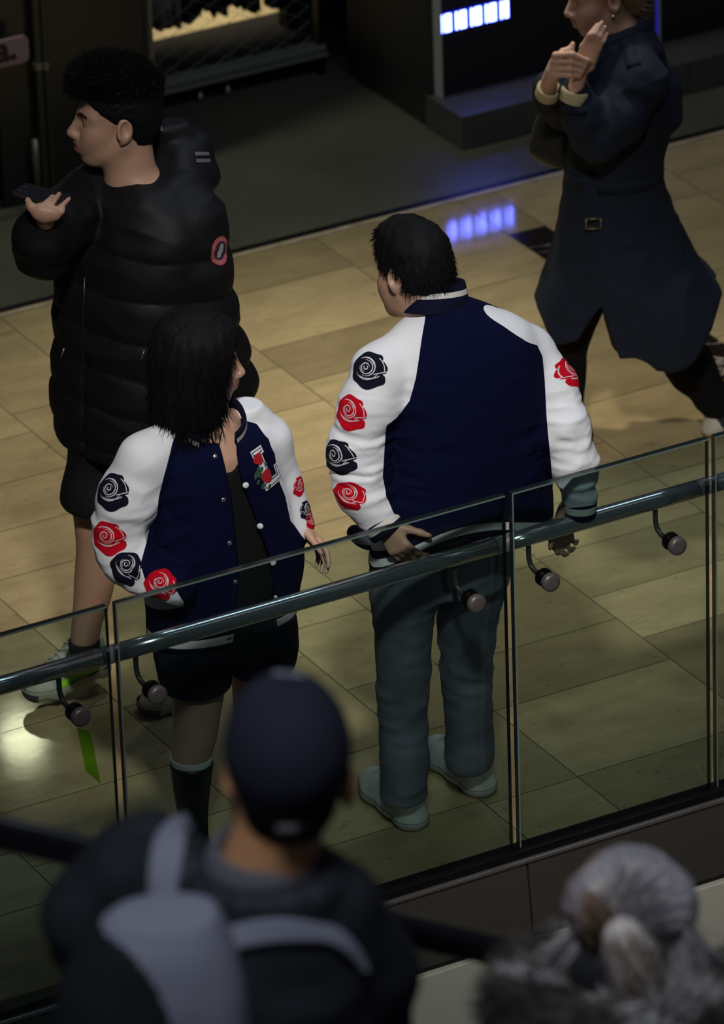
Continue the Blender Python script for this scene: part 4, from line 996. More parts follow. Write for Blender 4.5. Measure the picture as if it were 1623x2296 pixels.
    # trainers
    wsh = mat('white_leather', (0.52, 0.53, 0.48, 1), 0.5, var=0.06, vscale=20); sol = mat('white_rubber', (0.46, 0.47, 0.43, 1), 0.6)
    for heel, toe in ((Jz(931, 1860, 0.0), Jz(832, 1760, 0.0)), (Jz(1085, 1785, 0.0), Jz(972, 1688, 0.0))):
        F = SDF(np.minimum(heel, toe) - (0.1, 0.1, 0.01), np.maximum(heel, toe) + (0.1, 0.1, 0.2), 0.0035)
        d = toe - heel; d /= np.linalg.norm(d)
        P, f, s, u = shoe(F, heel - d * 0.012, toe + d * 0.015, (0, 0, 1), 0.057, 0.088)
        F.cut(lambda X, Y, Z: 0.001 - Z + 0 * X + 0 * Y, 0.004)
        V, Q = F.mesh(1); g = lambda P_: P_[:, 2] - 0.030; V = snap(V, Q, g); up = V[Q].mean(1)[:, 2] > 0.030
        v, q = sub(V, Q, up); sh = obj('shoe', v, q, wsh, root)
        v, q = sub(V, Q, ~up); N = normals(v, q); v = v + N * 0.002 * (np.abs(N[:, 2:3]) < 0.7); v[:, 2] = np.maximum(v[:, 2], 0.0); obj('sole', v, q, sol, sh)
        lay_laces('laces', V, Q, P, u, (0.46, 0.53, 0.60, 0.67, 0.74), 0.024, 0.0026, sol, sh)
    return root
MAN = build_man()
# ------------------------------------------------------------------ the girl in the matching jacket
def ang(px_list, J, w):
    z = np.array([J(x, y, w)[2] for x, y in px_list]); u = np.array([J(x, y, w)[0] for x, y in px_list]); o = np.argsort(z); return lambda zz: np.interp(zz, z[o], u[o])

def dome(name, c, n, r, h, m, par):
    b = MB(); b.lathe(c, n, [(-0.002, r * 0.98)] + [(h * math.sin(t), r * math.cos(t) + 1e-4) for t in np.linspace(0.0, 1.5, 6)], 16); return b.build(name, m, par, smooth=True)

def build_girl():
    G = atz(484, 1922); fr = Frame(G); J, Jz = fr.J, fr.Jz
    ph = math.radians(30); fd = np.array([math.sin(ph), -math.cos(ph), 0])
    hd = Head(J(448, 806, 0.0), (0.975, 0.06, -0.08), (0, 0, 1), 0.94, True)
    T = [(955, 452, 548, .060), (975, 405, 585, .085), (1000, 362, 610, .105), (1040, 345, 622, .120), (1100, 340, 634, .125), (1180, 330, 654, .13), (1240, 326, 672, .13), (1300, 330, 678, .13), (1350, 332, 668, .13), (1400, 334, 662, .128), (1460, 340, 660, .125)]
    def rows(ka=1.0, kb=1.0, sel=T, dw=0.0):
        out = []
        for y, xl, xr, b in sel:
            l, r = J(xl, y, 0), J(xr, y, 0); U = (r[0] - l[0]) / 2; a = math.sqrt(max(U * U - (b * math.sin(ph)) ** 2, 0.001)) / math.cos(ph); out.append((l[2], (l[0] + r[0]) / 2, dw, a * ka, b * kb))
        return out
    sR = [J(372, 988, -0.05), J(326, 1030, -0.085), J(288, 1110, -0.10), J(264, 1200, -0.11), J(282, 1248, -0.13), J(335, 1287, -0.17), J(398, 1317, -0.20)]
    sL = [J(552, 925, 0.065), J(604, 985, 0.085), J(628, 1080, 0.11), J(644, 1135, 0.10), J(668, 1178, 0.08)]
    F = SDF((-0.5, -0.45, 0.0), (0.45, 0.4, 1.72), 0.0045)
    neck = J(478, 965, -0.01); hd.add(F, neck, 0.050)
    F.loft(rows(0.70, 0.74), ph, 0.03); F.cap(neck, J(490, 1010, -0.01), 0.050, 0.075, 0.04)
    F.chain([neck] + sR, [0.045, 0.028, 0.036, 0.038, 0.034, 0.033, 0.03, 0.028], 0.02); F.chain([neck] + sL, [0.045, 0.022, 0.030, 0.032, 0.030, 0.026], 0.012)
    hand(F, sL[-1], (0.55, -0.2, -0.5), (-0.6, -0.5, -0.3), (0.2, -0.9, 0.2), (20, 25, 15), 0.85)
    lr = [(1440, 372, 512, -.05), (1500, 376, 512, -.055), (1560, 384, 503, -.06), (1610, 387, 494, -.065), (1650, 389, 488, -.07), (1700, 384, 474, -.075), (1760, 391, 468, -.08), (1820, 402, 462, -.085), (1880, 408, 458, -.085)]
    ll = [(1420, 520, 650, .06), (1480, 518, 640, .06), (1540, 520, 630, .06), (1600, 524, 622, .055), (1650, 528, 616, .05), (1710, 524, 612, .05), (1770, 536, 606, .05), (1830, 544, 600, .05)]
    def leg(rw, k=1.0, add=0.0):
        o = []
        for y, xl, xr, w in rw: l, r = J(xl, y, w), J(xr, y, w); a = (r[0] - l[0]) / 2 * k + add; o.append((l[2], (l[0] + r[0]) / 2, w, a, a * 1.05))
        return o
    F.loft(leg(lr), 0, 0.03); F.loft(leg(ll), 0, 0.03)
    V, Q = F.mesh(1); lp = hd.lips(V[Q].mean(1))
    root = person('person', V, Q, [SKIN2, LIPS], lp.astype(int), G, 'dark haired girl in a navy and white varsity jacket and black shorts, turned right')
    sk = Skin(V, Q); hd.eyes(root, sk, IRIS); hd.brows(root, sk, HAIRB)
    # bob
    H = SDF(hd.c - 0.25, hd.c + 0.25, 0.0045)
    H.ell(hd.P(-0.014, 0, 0.052), np.array((0.110, 0.096, 0.088)), hd.B, 0.01)
    H.loft([(J(x0, y, 0.0)[2], (J(x0, y, 0)[0] + J(x1, y, 0)[0]) / 2, -0.005, (J(x1, y, 0)[0] - J(x0, y, 0)[0]) / 2, b) for y, x0, x1, b in
            ((735, 366, 520, .085), (770, 344, 530, .10), (830, 336, 524, .105), (890, 336, 516, .10), (935, 350, 508, .088), (962, 378, 496, .07))], 0, 0.04, endk=0.03)
    B = hd.B; c0 = hd.c
    H.cut(lambda X, Y, Z: ((X - c0[0]) * B[0][0] + (Y - c0[1]) * B[0][1] + (Z - c0[2]) * B[0][2]) - (0.074 + 0.35 * np.clip(Z - c0[2] - 0.03, -0.01, 0.2)), 0.012)
    H.ell(hd.P(0.07, 0.0, -0.035), (0.05, 0.050, 0.075), hd.B, 0.01, 's')
    V, Q = H.mesh(1); V = folds(V, Q, 0.004, (55, 55, 9), 3)
    hair = obj('hair', V, Q, HAIRB, root)
    N = normals(V, Q); rg = np.random.default_rng(4); low = np.where(V[:, 2] < hd.c[2] + 0.06)[0]; pick = rg.choice(low, 3200)
    fuzz('hair_strands', V[pick] - N[pick] * 0.004, N[pick] * 0.10 + np.array([0, 0, -1.0]), 0.075, 0.0012, HAIRB, hair, 3, 0.22, 4)
    pick = rg.choice(len(V), 900); fuzz('flyaway_hair', V[pick], N[pick] * 0.35 + np.array([0, 0, -1.0]), 0.06, 0.0008, HAIRB, hair, 6, 0.5, 4)
    # black top under the open jacket
    Tp = SDF((-0.35, -0.3, 0.55), (0.35, 0.3, 1.3), 0.006)
    Tp.loft(rows(0.80, 0.86), ph, 0.02); zc = J(512, 1062, -0.1)[2]; uc = J(512, 1062, -0.1)[0]
    Tp.cut(lambda X, Y, Z: Z - (zc + 1.6 * np.maximum(np.abs(X - uc) - 0.01, 0)) + 0 * Y, 0.01)
    V, Q = Tp.mesh(1); V = folds(V, Q, 0.002, (6, 6, 12), 8); obj('top', V, Q, mat('black_cotton', (0.008, 0.008, 0.008, 1), 0.9, spec=0.15), root)
    # jacket
    jk = SDF((-0.45, -0.42, 0.58), (0.42, 0.35, 1.32), 0.005)
    jk.loft(rows(), ph, 0.02, e=2.25)
    jk.chain(sR, [0.050, 0.066, 0.072, 0.064, 0.058, 0.052, 0.047], 0.03); jk.chain(sL, [0.050, 0.052, 0.052, 0.048, 0.042], 0.03)
    eR = ang([(452, 940), (470, 975), (492, 1008), (505, 1060), (516, 1112), (526, 1200), (536, 1290), (530, 1390), (516, 1480)], J, -0.11)
    eL = ang([(520, 940), (524, 985), (536, 1050), (548, 1092), (578, 1180), (608, 1270), (614, 1340), (622, 1440), (624, 1500)], J, -0.09)
    def opening(X, Y, Z):
        fw = X * fd[0] + Y * fd[1]; zz = Z.ravel(); g = np.maximum(np.maximum(eR(zz)[None, None, :] - X, X - eL(zz)[None, None, :]), 0.0 - fw)
        return -g
    jk.cut(opening, 0.004)
    zh = J(500, 1425, -0.06)[2]; jk.cut(lambda X, Y, Z: zh - Z + 0 * X + 0 * Y, 0.012)
    jk.ell(J(480, 962, -0.01), (0.066, 0.060, 0.045), None, 0.01, 's')
    V, Q = jk.mesh(2)
    el = sR[3]; mk = bump_at(V, el, 0.12) + bump_at(V, sR[5], 0.10) + 0.6 * bump_at(V, J(350, 1150, -0.1), 0.10)
    V = folds(V, Q, 0.0095, (11, 11, 17), 12, mask=mk + 0.1); V = folds(V, Q, 0.0045, (16, 16, 30), 19, mask=mk, sharp=1.6); V = folds(V, Q, 0.004, (6, 6, 2.5), 22, mask=0.8 * (1 - np.clip(mk, 0, 1)))
    gR = ang([(418, 945), (405, 962), (385, 1005), (368, 1060), (356, 1110), (352, 1150), (342, 1180), (328, 1205), (318, 1230), (330, 1262), (400, 1276), (414, 1300), (416, 1340), (300, 1372), (200, 1400)], J, -0.12)
    gL = ang([(524, 930), (540, 935), (575, 950), (602, 978), (616, 1010), (626, 1070), (640, 1110), (652, 1165), (682, 1215), (760, 1300)], J, 0.02)
    fR = lambda P: P[:, 0] - gR(P[:, 2]); fL = lambda P: gL(P[:, 2]) - P[:, 0]
    V = snap(V, Q, fR); V = snap(V, Q, fL); hem = lambda P: P[:, 2] - zh
    for l in (0.016, 0.040, 0.060): V = snap(V, Q, hem, l)
    Q = split(V, Q, [(fR, 0), (fL, 0), (hem, 0.016), (hem, 0.040), (hem, 0.060)])
    cen = V[Q].mean(1); d_arm = lambda pts: np.min([np.linalg.norm(cen - p, axis=1) for p in pts], axis=0)
    right = fR(V)[Q].mean(1) < 0; left = (fL(V)[Q].mean(1) < 0) & (cen[:, 2] > J(660, 1240, 0)[2]) & ~right
    hb = (hem(V)[Q].mean(1) < 0.060) & ~right; body = ~right & ~left & ~hb
    v, q = sub(V, Q, body); jac = obj('varsity_jacket', v, q, NAVY, root, label='navy jacket fronts and back')
    for m in (right, left): v, q = sub(V, Q, m); obj('sleeve', v, q, WHITE, jac)
    v, q = sub(V, Q, hb); v, fm = stripes_band('hem_band', v, q, hem, (0.016, 0.040), None, None); obj('hem_band', v, q, [RIBN, RIBW, RIBN], jac, fm=fm)
    skin = Skin(V, Q)
    ring('collar', J(478, 968, -0.012) + np.array([0, 0, 0.016]), (0.10, -0.50, 1.0), [(-0.016, 0.090, 0), (0.012, 0.089, 1), (0.028, 0.087, 0), (0.044, 0.083, 0), (0.046, 0.077, 0), (-0.016, 0.080, 0)], [RIBN, RIBW], jac, side=(0.25, -1, 0), arc=(32, 322), n=60)
    Nc = np.array([0.30, -0.90, 0.28])
    for (x, y, sz, m, ro) in ((250, 1102, 0.112, RNAVY, 0.0), (242, 1208, 0.106, RRED, 0.0), (283, 1274, 0.098, RNAVY, 0.75), (360, 1312, 0.094, RRED, 0.75)):
        c, nn = onpx(skin, J, x, y)
        decal('rose_patch', skin, c, nn, (-0.05, 0, 1), sz, sz, rose(0, 1, ro), [m, RLINE], jac, res=140, reach=0.14)
    for (x, y, m) in ((652, 1092, RRED), (650, 1148, RNAVY), (668, 1168, RRED)):
        decal('rose_patch', skin, J(x, y, 0.08), (0.95, -0.25, 0.2), (0.1, 0, 1), 0.06, 0.06, rose(0, -1, 0.3), [m, RLINE], jac, res=44, reach=0.10)
    def letter(u, v):
        K = np.full(u.shape, -1); d = np.full(u.shape, -1.0)
        for a, b_, c, e in ((-0.46, -0.02, -0.85, 0.88), (-0.62, 0.14, 0.58, 0.88), (-0.62, 0.72, -0.88, -0.52), (0.40, 0.72, -0.88, -0.16)):
            d = np.maximum(d, np.minimum(np.minimum(u - a, b_ - u), np.minimum(v - c, e - v)))
        K = np.where(d > 0, 0, K); K = np.where((d > 0.06) & (d < 0.105), 1, K)
        for a, b_, r in ((-0.78, -0.02, .15), (-0.95, -0.12, .13), (-0.62, -0.12, .14), (-0.86, -0.36, .12), (-0.55, 0.12, .12), (-0.66, -0.62, .15), (-0.30, -0.80, .13), (-0.05, 0.10, .10), (-0.40, 0.02, .14)):
            q = np.hypot((u - a) * 1.0, (v - b_) * 1.5 - 0.4 * (u - a)); K = np.where(q < r, np.where(q > r * 0.72, 5, 3), K)
        for a, b_, r, s_ in ((-0.34, 0.46, .30, 0.8), (-0.24, -0.36, .34, 0.85)):
            x = (u - a) / r; y = (v - b_) / (r * s_); q = np.hypot(x, y) + 0.10 * np.cos(3 * np.arctan2(y, x) + 0.6)
            sp = np.mod(q * 2.6 + np.arctan2(y, x) / 6.283, 1.0); K = np.where(q < 1.0, np.where(sp < 0.25, 4, 2), K)
        return K
    decal('letter_patch', skin, J(600, 1046, -0.05), Nc, (-0.32, 0, 0.95), 0.096, 0.136, letter,
          [mat('patch_white', (0.78, 0.78, 0.80, 1), 0.9), RNAVY, mat('rose_red', (0.50, 0.006, 0.012, 1), 0.9), mat('leaf_green', (0.02, 0.07, 0.035, 1), 0.9), mat('rose_dark', (0.16, 0.003, 0.006, 1), 0.9), mat('leaf_light', (0.05, 0.15, 0.06, 1), 0.9)], jac, res=110, reach=0.14)
    wsn = mat('snap_white', (0.8, 0.8, 0.8, 1), 0.4); msn = mat('snap_metal', (0.5, 0.5, 0.48, 1), 0.25, metal=0.9)
    cam_d = np.array([0, -0.9, 0.44])
    for (x, y) in ((551, 1088), (583, 1180), (613, 1262), (618, 1341), (626, 1418)):
        h, n = skin.hit(J(x, y, -0.4), J(x, y, 0.3) - J(x, y, -0.4))
        if h: dome('snap', np.array(h), np.array(n), 0.0085, 0.003, wsn, jac)
    for (x, y) in ((482, 1023), (501, 1121), (515, 1218), (528, 1305), (529, 1385), (514, 1432)):
        h, n = skin.hit(J(x, y, -0.4), J(x, y, 0.3) - J(x, y, -0.4))
        if h: dome('snap_socket', np.array(h), np.array(n), 0.0068, 0.003, msn, jac)
    # cord necklace
    b = MB(); pts = []
    for t in np.linspace(0, 1, 25):
        x = np.interp(t, [0, .45, .58, 1], [452, 484, 491, 500]); y = np.interp(t, [0, .45, .58, 1], [950, 998, 1000, 940]); h, n = sk.hit(J(x, y, -0.4), J(x, y, 0.3) - J(x, y, -0.4))
        if h: pts.append(np.array(h) + np.array(n) * 0.002)
    if len(pts) > 3: b.tube(pts, 0.0018, 6); b.build('cord_necklace', black, root, smooth=True)
    # shorts and boots
    sh = SDF((-0.35, -0.3, 0.40), (0.35, 0.3, 0.85), 0.005)
    sh.loft(leg(((1400, 345, 530, -.03), (1450, 342, 525, -.045), (1500, 352, 522, -.052), (1538, 362, 520, -.056)), 1, 0.0), 0, 0.03, endk=0.008)
    sh.loft(leg(((1380, 500, 662, .03), (1420, 510, 668, .05), (1470, 512, 668, .058), (1500, 514, 660, .06)), 1, 0.0), 0, 0.03, endk=0.008)
    V, Q = sh.mesh(1); V = folds(V, Q, 0.003, (8, 8, 20), 41); obj('shorts', V, Q, mat('black_denim', (0.008, 0.010, 0.016, 1), 0.95, spec=0.1, bump=(900, 0.3, 0.001)), root)
    bl = mat('black_leather', (0.006, 0.006, 0.006, 1), 0.35); sock = mat('white_sock', (0.62, 0.62, 0.58, 1), 0.9)
    for rw, toe, lo in ((lr, np.array([0.10, -0.13, 0]), 5), (ll, np.array([0.10, -0.13, 0]), 5)):
        y0, xl, xr, w = rw[-1]; a = J((xl + xr) / 2, y0, w); top = leg(rw)[lo]
        F = SDF(np.array([a[0] - 0.2, a[1] - 0.25, 0.0]), np.array([a[0] + 0.25, a[1] + 0.2, top[0] + 0.05]), 0.004)
        r_ = [x for x in leg(rw, 1.0, 0.006) if x[0] <= top[0] + 0.01]; r_[0] = (top[0] - 0.012,) + r_[0][1:]; r_ = r_[:-1]; r_.append((0.05, a[0], a[1], 0.042, 0.046)); F.loft(r_, 0, 0.02, endk=0.006)
        hl = np.array([a[0], a[1], 0.0]) - toe * 0.35; P, f, s, u = shoe(F, hl, hl + toe / np.linalg.norm(toe) * 0.25, (0, 0, 1), 0.046, 0.07)
        F.cut(lambda X, Y, Z: 0.001 - Z + 0 * X + 0 * Y, 0.003); V, Q = F.mesh(1); bt = obj('boot', V, Q, bl, root)
        b = MB()
        for i in range(5):
            z = top[0] - 0.05 - 0.035 * i; rr = [np.interp(z, [x[0] for x in leg(rw)][::-1], [x[k] for x in leg(rw)][::-1]) for k in (1, 2, 3)]
            c = np.array([rr[0], rr[1], z]); d = np.array([0.61, -0.79, 0]); s_ = np.array([0.79, 0.61, 0])
            b.tube([c + d * (rr[2] + 0.004) - s_ * 0.02, c + d * (rr[2] + 0.011) + np.array([0, 0, 0.008]), c + d * (rr[2] + 0.004) + s_ * 0.02 + np.array([0, 0, 0.016])], 0.002, 6)
        b.build('boot_lace', mat('lace_black', (0.02, 0.02, 0.02, 1), 0.6), bt, smooth=True)
        ring('sock', np.array([top[1], top[2], top[0] - 0.01]), (0, 0, 1), [(-0.01, top[3] + 0.001, 0), (0.012, top[3] + 0.004, 0), (0.017, top[3] + 0.003, 0), (0.017, top[3] - 0.004, 0), (-0.01, top[3] - 0.004, 0)], [sock], root)
    return root
GIRL = build_girl()
# ------------------------------------------------------------------ the young man in the long puffer coat, phone in hand
def build_boy():
    G = atz(185, 1630); fr = Frame(G); J, Jz = fr.J, fr.Jz
    wb = 0.02; fd = np.array([-0.72, -0.69, 0]); ph = math.atan2(fd[0], -fd[1])
    hd = Head(J(262, 262, wb), (-0.985, -0.13, 0.03), (0.0, 0.0, 1), 1.07)
    T = [(395, 215, 395, .08), (430, 180, 440, .12), (480, 155, 468, .145), (540, 140, 472, .160), (620, 128, 470, .170), (700, 125, 470, .175), (780, 124, 472, .178), (860, 120, 474, .18), (920, 120, 474, .18), (980, 128, 470, .175), (1020, 135, 465, .17)]
    def rows(ka=1.0, kb=1.0):
        out = []
        for y, xl, xr, b in T:
            l, r = J(xl, y, wb), J(xr, y, wb); U = (r[0] - l[0]) / 2; a = math.sqrt(max(U * U - (b * math.sin(ph)) ** 2, 0.004)) / math.cos(ph); out.append((l[2], (l[0] + r[0]) / 2, wb, a * ka, b * kb))
        return out
    aL = [J(400, 440, wb - 0.02), J(432, 500, wb - 0.06), J(444, 600, wb - 0.08), J(458, 700, wb - 0.07), J(488, 790, wb - 0.03), J(520, 860, wb + 0.0)]
    aR = [J(190, 440, wb + 0.02), J(140, 500, wb - 0.08), J(98, 555, wb - 0.20), J(92, 530, wb - 0.24), J(100, 500, wb - 0.25)]
    F = SDF((-0.5, -0.55, 0.0), (0.5, 0.45, 1.95), 0.005)
    neck = J(300, 420, wb); hd.add(F, neck, 0.058, 0.004)
    F.loft(rows(0.66, 0.66), ph, 0.03); F.cap(neck, J(302, 445, wb + 0.01), 0.06, 0.066, 0.04)
    F.chain(aL, [.05, .05, .045, .042, .036, .03], 0.03); F.chain(aR, [.05, .05, .045, .035, .028], 0.03)
    wh = wb - 0.27; Q = lambda x, y, d=0.0: J(x, y, wh + d)
    F.cap(Q(102, 497, -0.03), Q(100, 480, -0.055), 0.024, 0.026, 0.012); F.cap(Q(86, 476, -0.062), Q(122, 480, -0.062), 0.019, 0.019, 0.015); F.cap(Q(90, 468, -0.064), Q(118, 474, -0.064), 0.014, 0.014, 0.012)
    finger(F, [Q(86, 470, -0.064), Q(104, 454, -0.052), Q(118, 440, -0.006)], 0.0086, 0.0070, 0.0025); finger(F, [Q(104, 473, -0.066), Q(120, 453, -0.050), Q(133, 435, 0.002)], 0.0086, 0.0070, 0.0025)
    finger(F, [Q(119, 478, -0.066), Q(139, 462, -0.054), Q(154, 446, -0.012)], 0.0086, 0.0070, 0.0025); finger(F, [Q(124, 482, -0.064), Q(138, 476, -0.066), Q(142, 468, -0.060)], 0.0086, 0.0070, 0.0025)
    F.chain([Q(82, 475, -0.062), Q(69, 464, -0.060), Q(62, 449, -0.040)], [0.0140, 0.0110, 0.0090], 0.008)
    wl = wb - 0.03
    lr = [(1060, 150, 270, wl + .02), (1130, 160, 246, wl), (1175, 166, 240, wl - .01), (1220, 170, 244, wl), (1300, 166, 258, wl + .02), (1350, 164, 248, wl + .02), (1400, 160, 230, wl + .01), (1445, 157, 221, wl)]
    ll = [(1060, 280, 410, wl + .05), (1150, 300, 405, wl + .08), (1250, 340, 425, wl + .13), (1350, 378, 460, wl + .18), (1430, 408, 470, wl + .21), (1480, 422, 474, wl + .22)]
    def leg(rw, k=1.0, add=0.0):
        o = []
        for y, xl, xr, w in rw: l, r = J(xl, y, w), J(xr, y, w); a = (r[0] - l[0]) / 2 * k + add; o.append((l[2], (l[0] + r[0]) / 2, w, a, a * 1.08))
        return o
    F.loft(leg(lr), 0, 0.03); F.loft(leg(ll), 0, 0.03)
    V, Qd = F.mesh(1); lp = hd.lips(V[Qd].mean(1), 0.004)
    root = person('person', V, Qd, [SKIN, LIPS], lp.astype(int), G, 'young man in a long black puffer coat and shorts, looking left with a phone')
    sk = Skin(V, Qd); hd.eyes(root, sk, IRIS); hd.brows(root, sk, HAIRB, 0.0075)
    # hair: faded sides, thick swept top
    H = SDF(hd.c - 0.26, hd.c + 0.28, 0.0045); B, c0 = hd.B, hd.c
    H.ell(hd.P(-0.012, 0, 0.048), np.array((0.106, 0.084, 0.088)) * hd.k, B, 0.01); H.ell(hd.P(-0.05, 0, -0.01), np.array((0.062, 0.072, 0.07)) * hd.k, B, 0.03)
    for x, z, r in ((0.085, 0.108, .030), (0.062, 0.128, .040), (0.02, 0.135, .048), (-0.03, 0.125, .050), (-0.065, 0.09, .050)): H.ell(hd.P(x, 0, z - 0.012), np.array((r, 0.062, r * 0.8)) * hd.k, B, 0.025)
    lx = lambda X, Y, Z, i: ((X - c0[0]) * B[i][0] + (Y - c0[1]) * B[i][1] + (Z - c0[2]) * B[i][2]) / hd.k
    H.cut(lambda X, Y, Z: np.minimum(lx(X, Y, Z, 0) - (0.016 + np.clip((lx(X, Y, Z, 2) - 0.01) * 1.15, -0.012, 0.2)), 0.078 - lx(X, Y, Z, 2)), 0.008)
    H.cut(lambda X, Y, Z: -0.070 - lx(X, Y, Z, 2), 0.012)
    for q in (1, -1): H.ell(hd.P(-0.010, 0.090 * q, -0.014), np.array((0.027, 0.024, 0.040)) * hd.k, B, 0.006, 's')
    V, Qd = H.mesh(1); V = folds(V, Qd, 0.003, (45, 45, 45), 3); hair = obj('hair', V, Qd, HAIRB, root)
    N = normals(V, Qd); q = hd.local(V); top = np.where(q[:, 2] > 0.07)[0]; rg = np.random.default_rng(8); pick = rg.choice(top, 6000)
    fuzz('hair_strands', V[pick] - N[pick] * 0.004, N[pick] * 0.6 + B[0] * 0.5 + B[2] * 0.2, 0.030, 0.0014, HAIRB, hair, 3, 0.4, 3)
    # T-shirt
    tm = mat('black_tshirt', (0.006, 0.006, 0.006, 1), 0.9, spec=0.15)
    Tp = SDF((-0.4, -0.35, 0.7), (0.4, 0.35, 1.6), 0.006); Tp.loft(rows(0.74, 0.80), ph, 0.02)
    nk = J(292, 348, wb - 0.10); Tp.cut(lambda X, Y, Z: Z - (nk[2] + 0.005 + 0.55 * np.maximum((X * -fd[0] + Y * -fd[1]) - (nk[0] * -fd[0] + nk[1] * -fd[1]), -0.03)), 0.01)
    V, Qd = Tp.mesh(1); ts = obj('tshirt', V, Qd, tm, root); tsk = Skin(V, Qd)
    cam_n = np.array([-0.3, -0.9, 0.3])
    decal('shirt_logo', tsk, J(232, 507, wb - 0.1), cam_n, (0.35, 0, 1), 0.034, 0.022, lambda u, v: np.where((np.abs(v + 0.5 * u - 0.25 * np.sin(u * 9)) < 0.30) & (np.abs(u) < 0.95), 0, -1), [mat('logo_green', (0.03, 0.22, 0.03, 1), 0.8)], ts, res=30, reach=0.25)
    decal('shirt_print', tsk, J(206, 570, wb - 0.1), cam_n, (0.0, 0, 1), 0.030, 0.055, lambda u, v: np.where(np.abs(u) < 0.9 - 0.3 * v, 0, -1), [mat('print_sand', (0.10, 0.085, 0.05, 1), 0.9)], ts, res=24, reach=0.25)
    # quilted coat with hood
    cm = mat('black_puffer', (0.0055, 0.0056, 0.0066, 1), 0.6, spec=0.22, bump=(60, 0.2, 0.004))
    C = SDF((-0.5, -0.55, 0.68), (0.55, 0.45, 1.78), 0.0065)
    C.loft(rows(), ph, 0.02, e=2.3)
    C.chain(aL, [.075, .088, .088, .084, .078, .070], 0.03); C.chain(aR, [.075, .085, .078, .068, .056], 0.03)
    C.cut(lambda X, Y, Z: J(300, 985, wb)[2] - Z + 0 * X + 0 * Y, 0.02)
    eA = ang([(235, 400), (226, 440), (206, 500), (196, 560), (190, 640), (188, 760), (186, 900), (186, 1000)], J, wb - 0.16); eB = ang([(352, 405), (330, 440), (285, 490), (228, 548), (214, 600), (204, 660), (194, 760), (190, 1000)], J, wb - 0.16)
    C.cut(lambda X, Y, Z: -np.maximum(np.maximum(eA(Z.ravel())[None, None] - X, X - eB(Z.ravel())[None, None]), 0.02 - (X * fd[0] + Y * fd[1])), 0.012)
    hood = [J(334, 300, wb + 0.06), J(395, 292, wb + 0.11), J(444, 330, wb + 0.12), J(455, 395, wb + 0.08), J(425, 440, wb - 0.02), J(370, 455, wb - 0.09), J(330, 470, wb - 0.12)]
    C.chain(hood, [.030, .034, .036, .038, .040, .036, .028], 0.02); C.ell(J(405, 385, wb + 0.07), (0.085, 0.075, 0.085), None, 0.03); C.ell(J(385, 360, wb + 0.12), (0.07, 0.045, 0.085), None, 0.03)
    C.ell(J(345, 335, wb - 0.02), (0.080, 0.085, 0.075), None, 0.015, 's')
    C.chain([J(330, 300, wb + 0.07), J(235, 350, wb + 0.10), J(185, 420, wb + 0.02), J(196, 480, wb - 0.10)], [.028, .03, .032, .026], 0.02)
    V, Qd = C.mesh(1); N = normals(V, Qd)
    qz = np.mod(V[:, 2] + 0.10 * V[:, 0] + 0.012 * vnoise(V * 7, 4), 0.118) / 0.118; body = np.clip((J(300, 470, wb)[2] - V[:, 2]) * 12, 0, 1)
    V = V + N * (0.011 * (np.sqrt(np.maximum(np.sin(qz * np.pi), 0)) - 0.7) * body)[:, None]
    V = folds(V, Qd, 0.006, (8, 8, 14), 15, mask=0.9 + 0 * V[:, 0])
    coat = obj('puffer_coat', V, Qd, cm, root); cs = Skin(V, Qd)
    def badge(u, v):
        r = np.hypot(u, v); t = np.arctan2(v, u); K = np.where(r < 0.98, 0, -1); K = np.where((r > 0.66) & (r < 0.92), np.where(np.sin(t * 26) > 0.55, 0, 1), K); K = np.where(r < 0.62, 2, K)
        K = np.where((np.hypot(u * 1.2 - 0.05, (v - 0.05) * 1.0 - 0.3 * u) < 0.36) | ((np.abs(u + 0.15) < 0.2) & (v < 0) & (v > -0.42)), 3, K); return K
    decal('sleeve_badge', cs, J(472, 557, wb - 0.1), (0.62, -0.72, 0.15), (0, 0, 1), 0.072, 0.084, badge, [mat('badge_red', (0.22, 0.012, 0.02, 1), 0.8), mat('badge_pink', (0.36, 0.13, 0.12, 1), 0.8), mat('badge_navy', (0.015, 0.010, 0.03, 1), 0.8), mat('badge_white', (0.36, 0.36, 0.36, 1), 0.8)], coat, res=64, reach=0.2)
    gt_ = mat('reflective_grey', (0.10, 0.10, 0.10, 1), 0.5)
    for x, y, w_, h_ in ((345, 281, .010, .026), (362, 279, .010, .026), (455, 342, .040, .010), (457, 358, .040, .010)):
        decal('reflective_tab', cs, J(x, y, wb), (0.1, -0.9, 0.45), (0, 0, 1), w_, h_, lambda u, v: np.zeros(u.shape, int), [gt_], coat, res=8, reach=0.3, lift=0.002)
    b = MB(); zp = [(190, 620), (188, 700), (187, 800), (186, 900), (187, 960)]; pts = []
    for x, y in zp:
        h, n = cs.hit(J(x, y, -0.6), J(x, y, 0.4) - J(x, y, -0.6), 2)
        if h: pts.append(np.array(h) + np.array(n) * 0.001)
    if len(pts) > 2: b.tube(pts, 0.0035, 6); b.build('zip', mat('zip_dark', (0.03, 0.03, 0.03, 1), 0.3, metal=0.6), coat, smooth=True)
    for x, y in ((324, 785), (146, 780)):
        h, n = cs.hit(J(x, y, -0.6), J(x, y, 0.4) - J(x, y, -0.6), 2)
        if h: b = MB(); b.tube([np.array(h) + np.array(n) * 0.003, np.array(h) + np.array(n) * 0.004 - np.array([0.01, 0, 0.03])], 0.003, 6); b.build('zip_pull', gm, coat, smooth=True)
    # shorts, socks, running shoes
    S = SDF((-0.3, -0.3, 0.55), (0.35, 0.35, 1.0), 0.006)
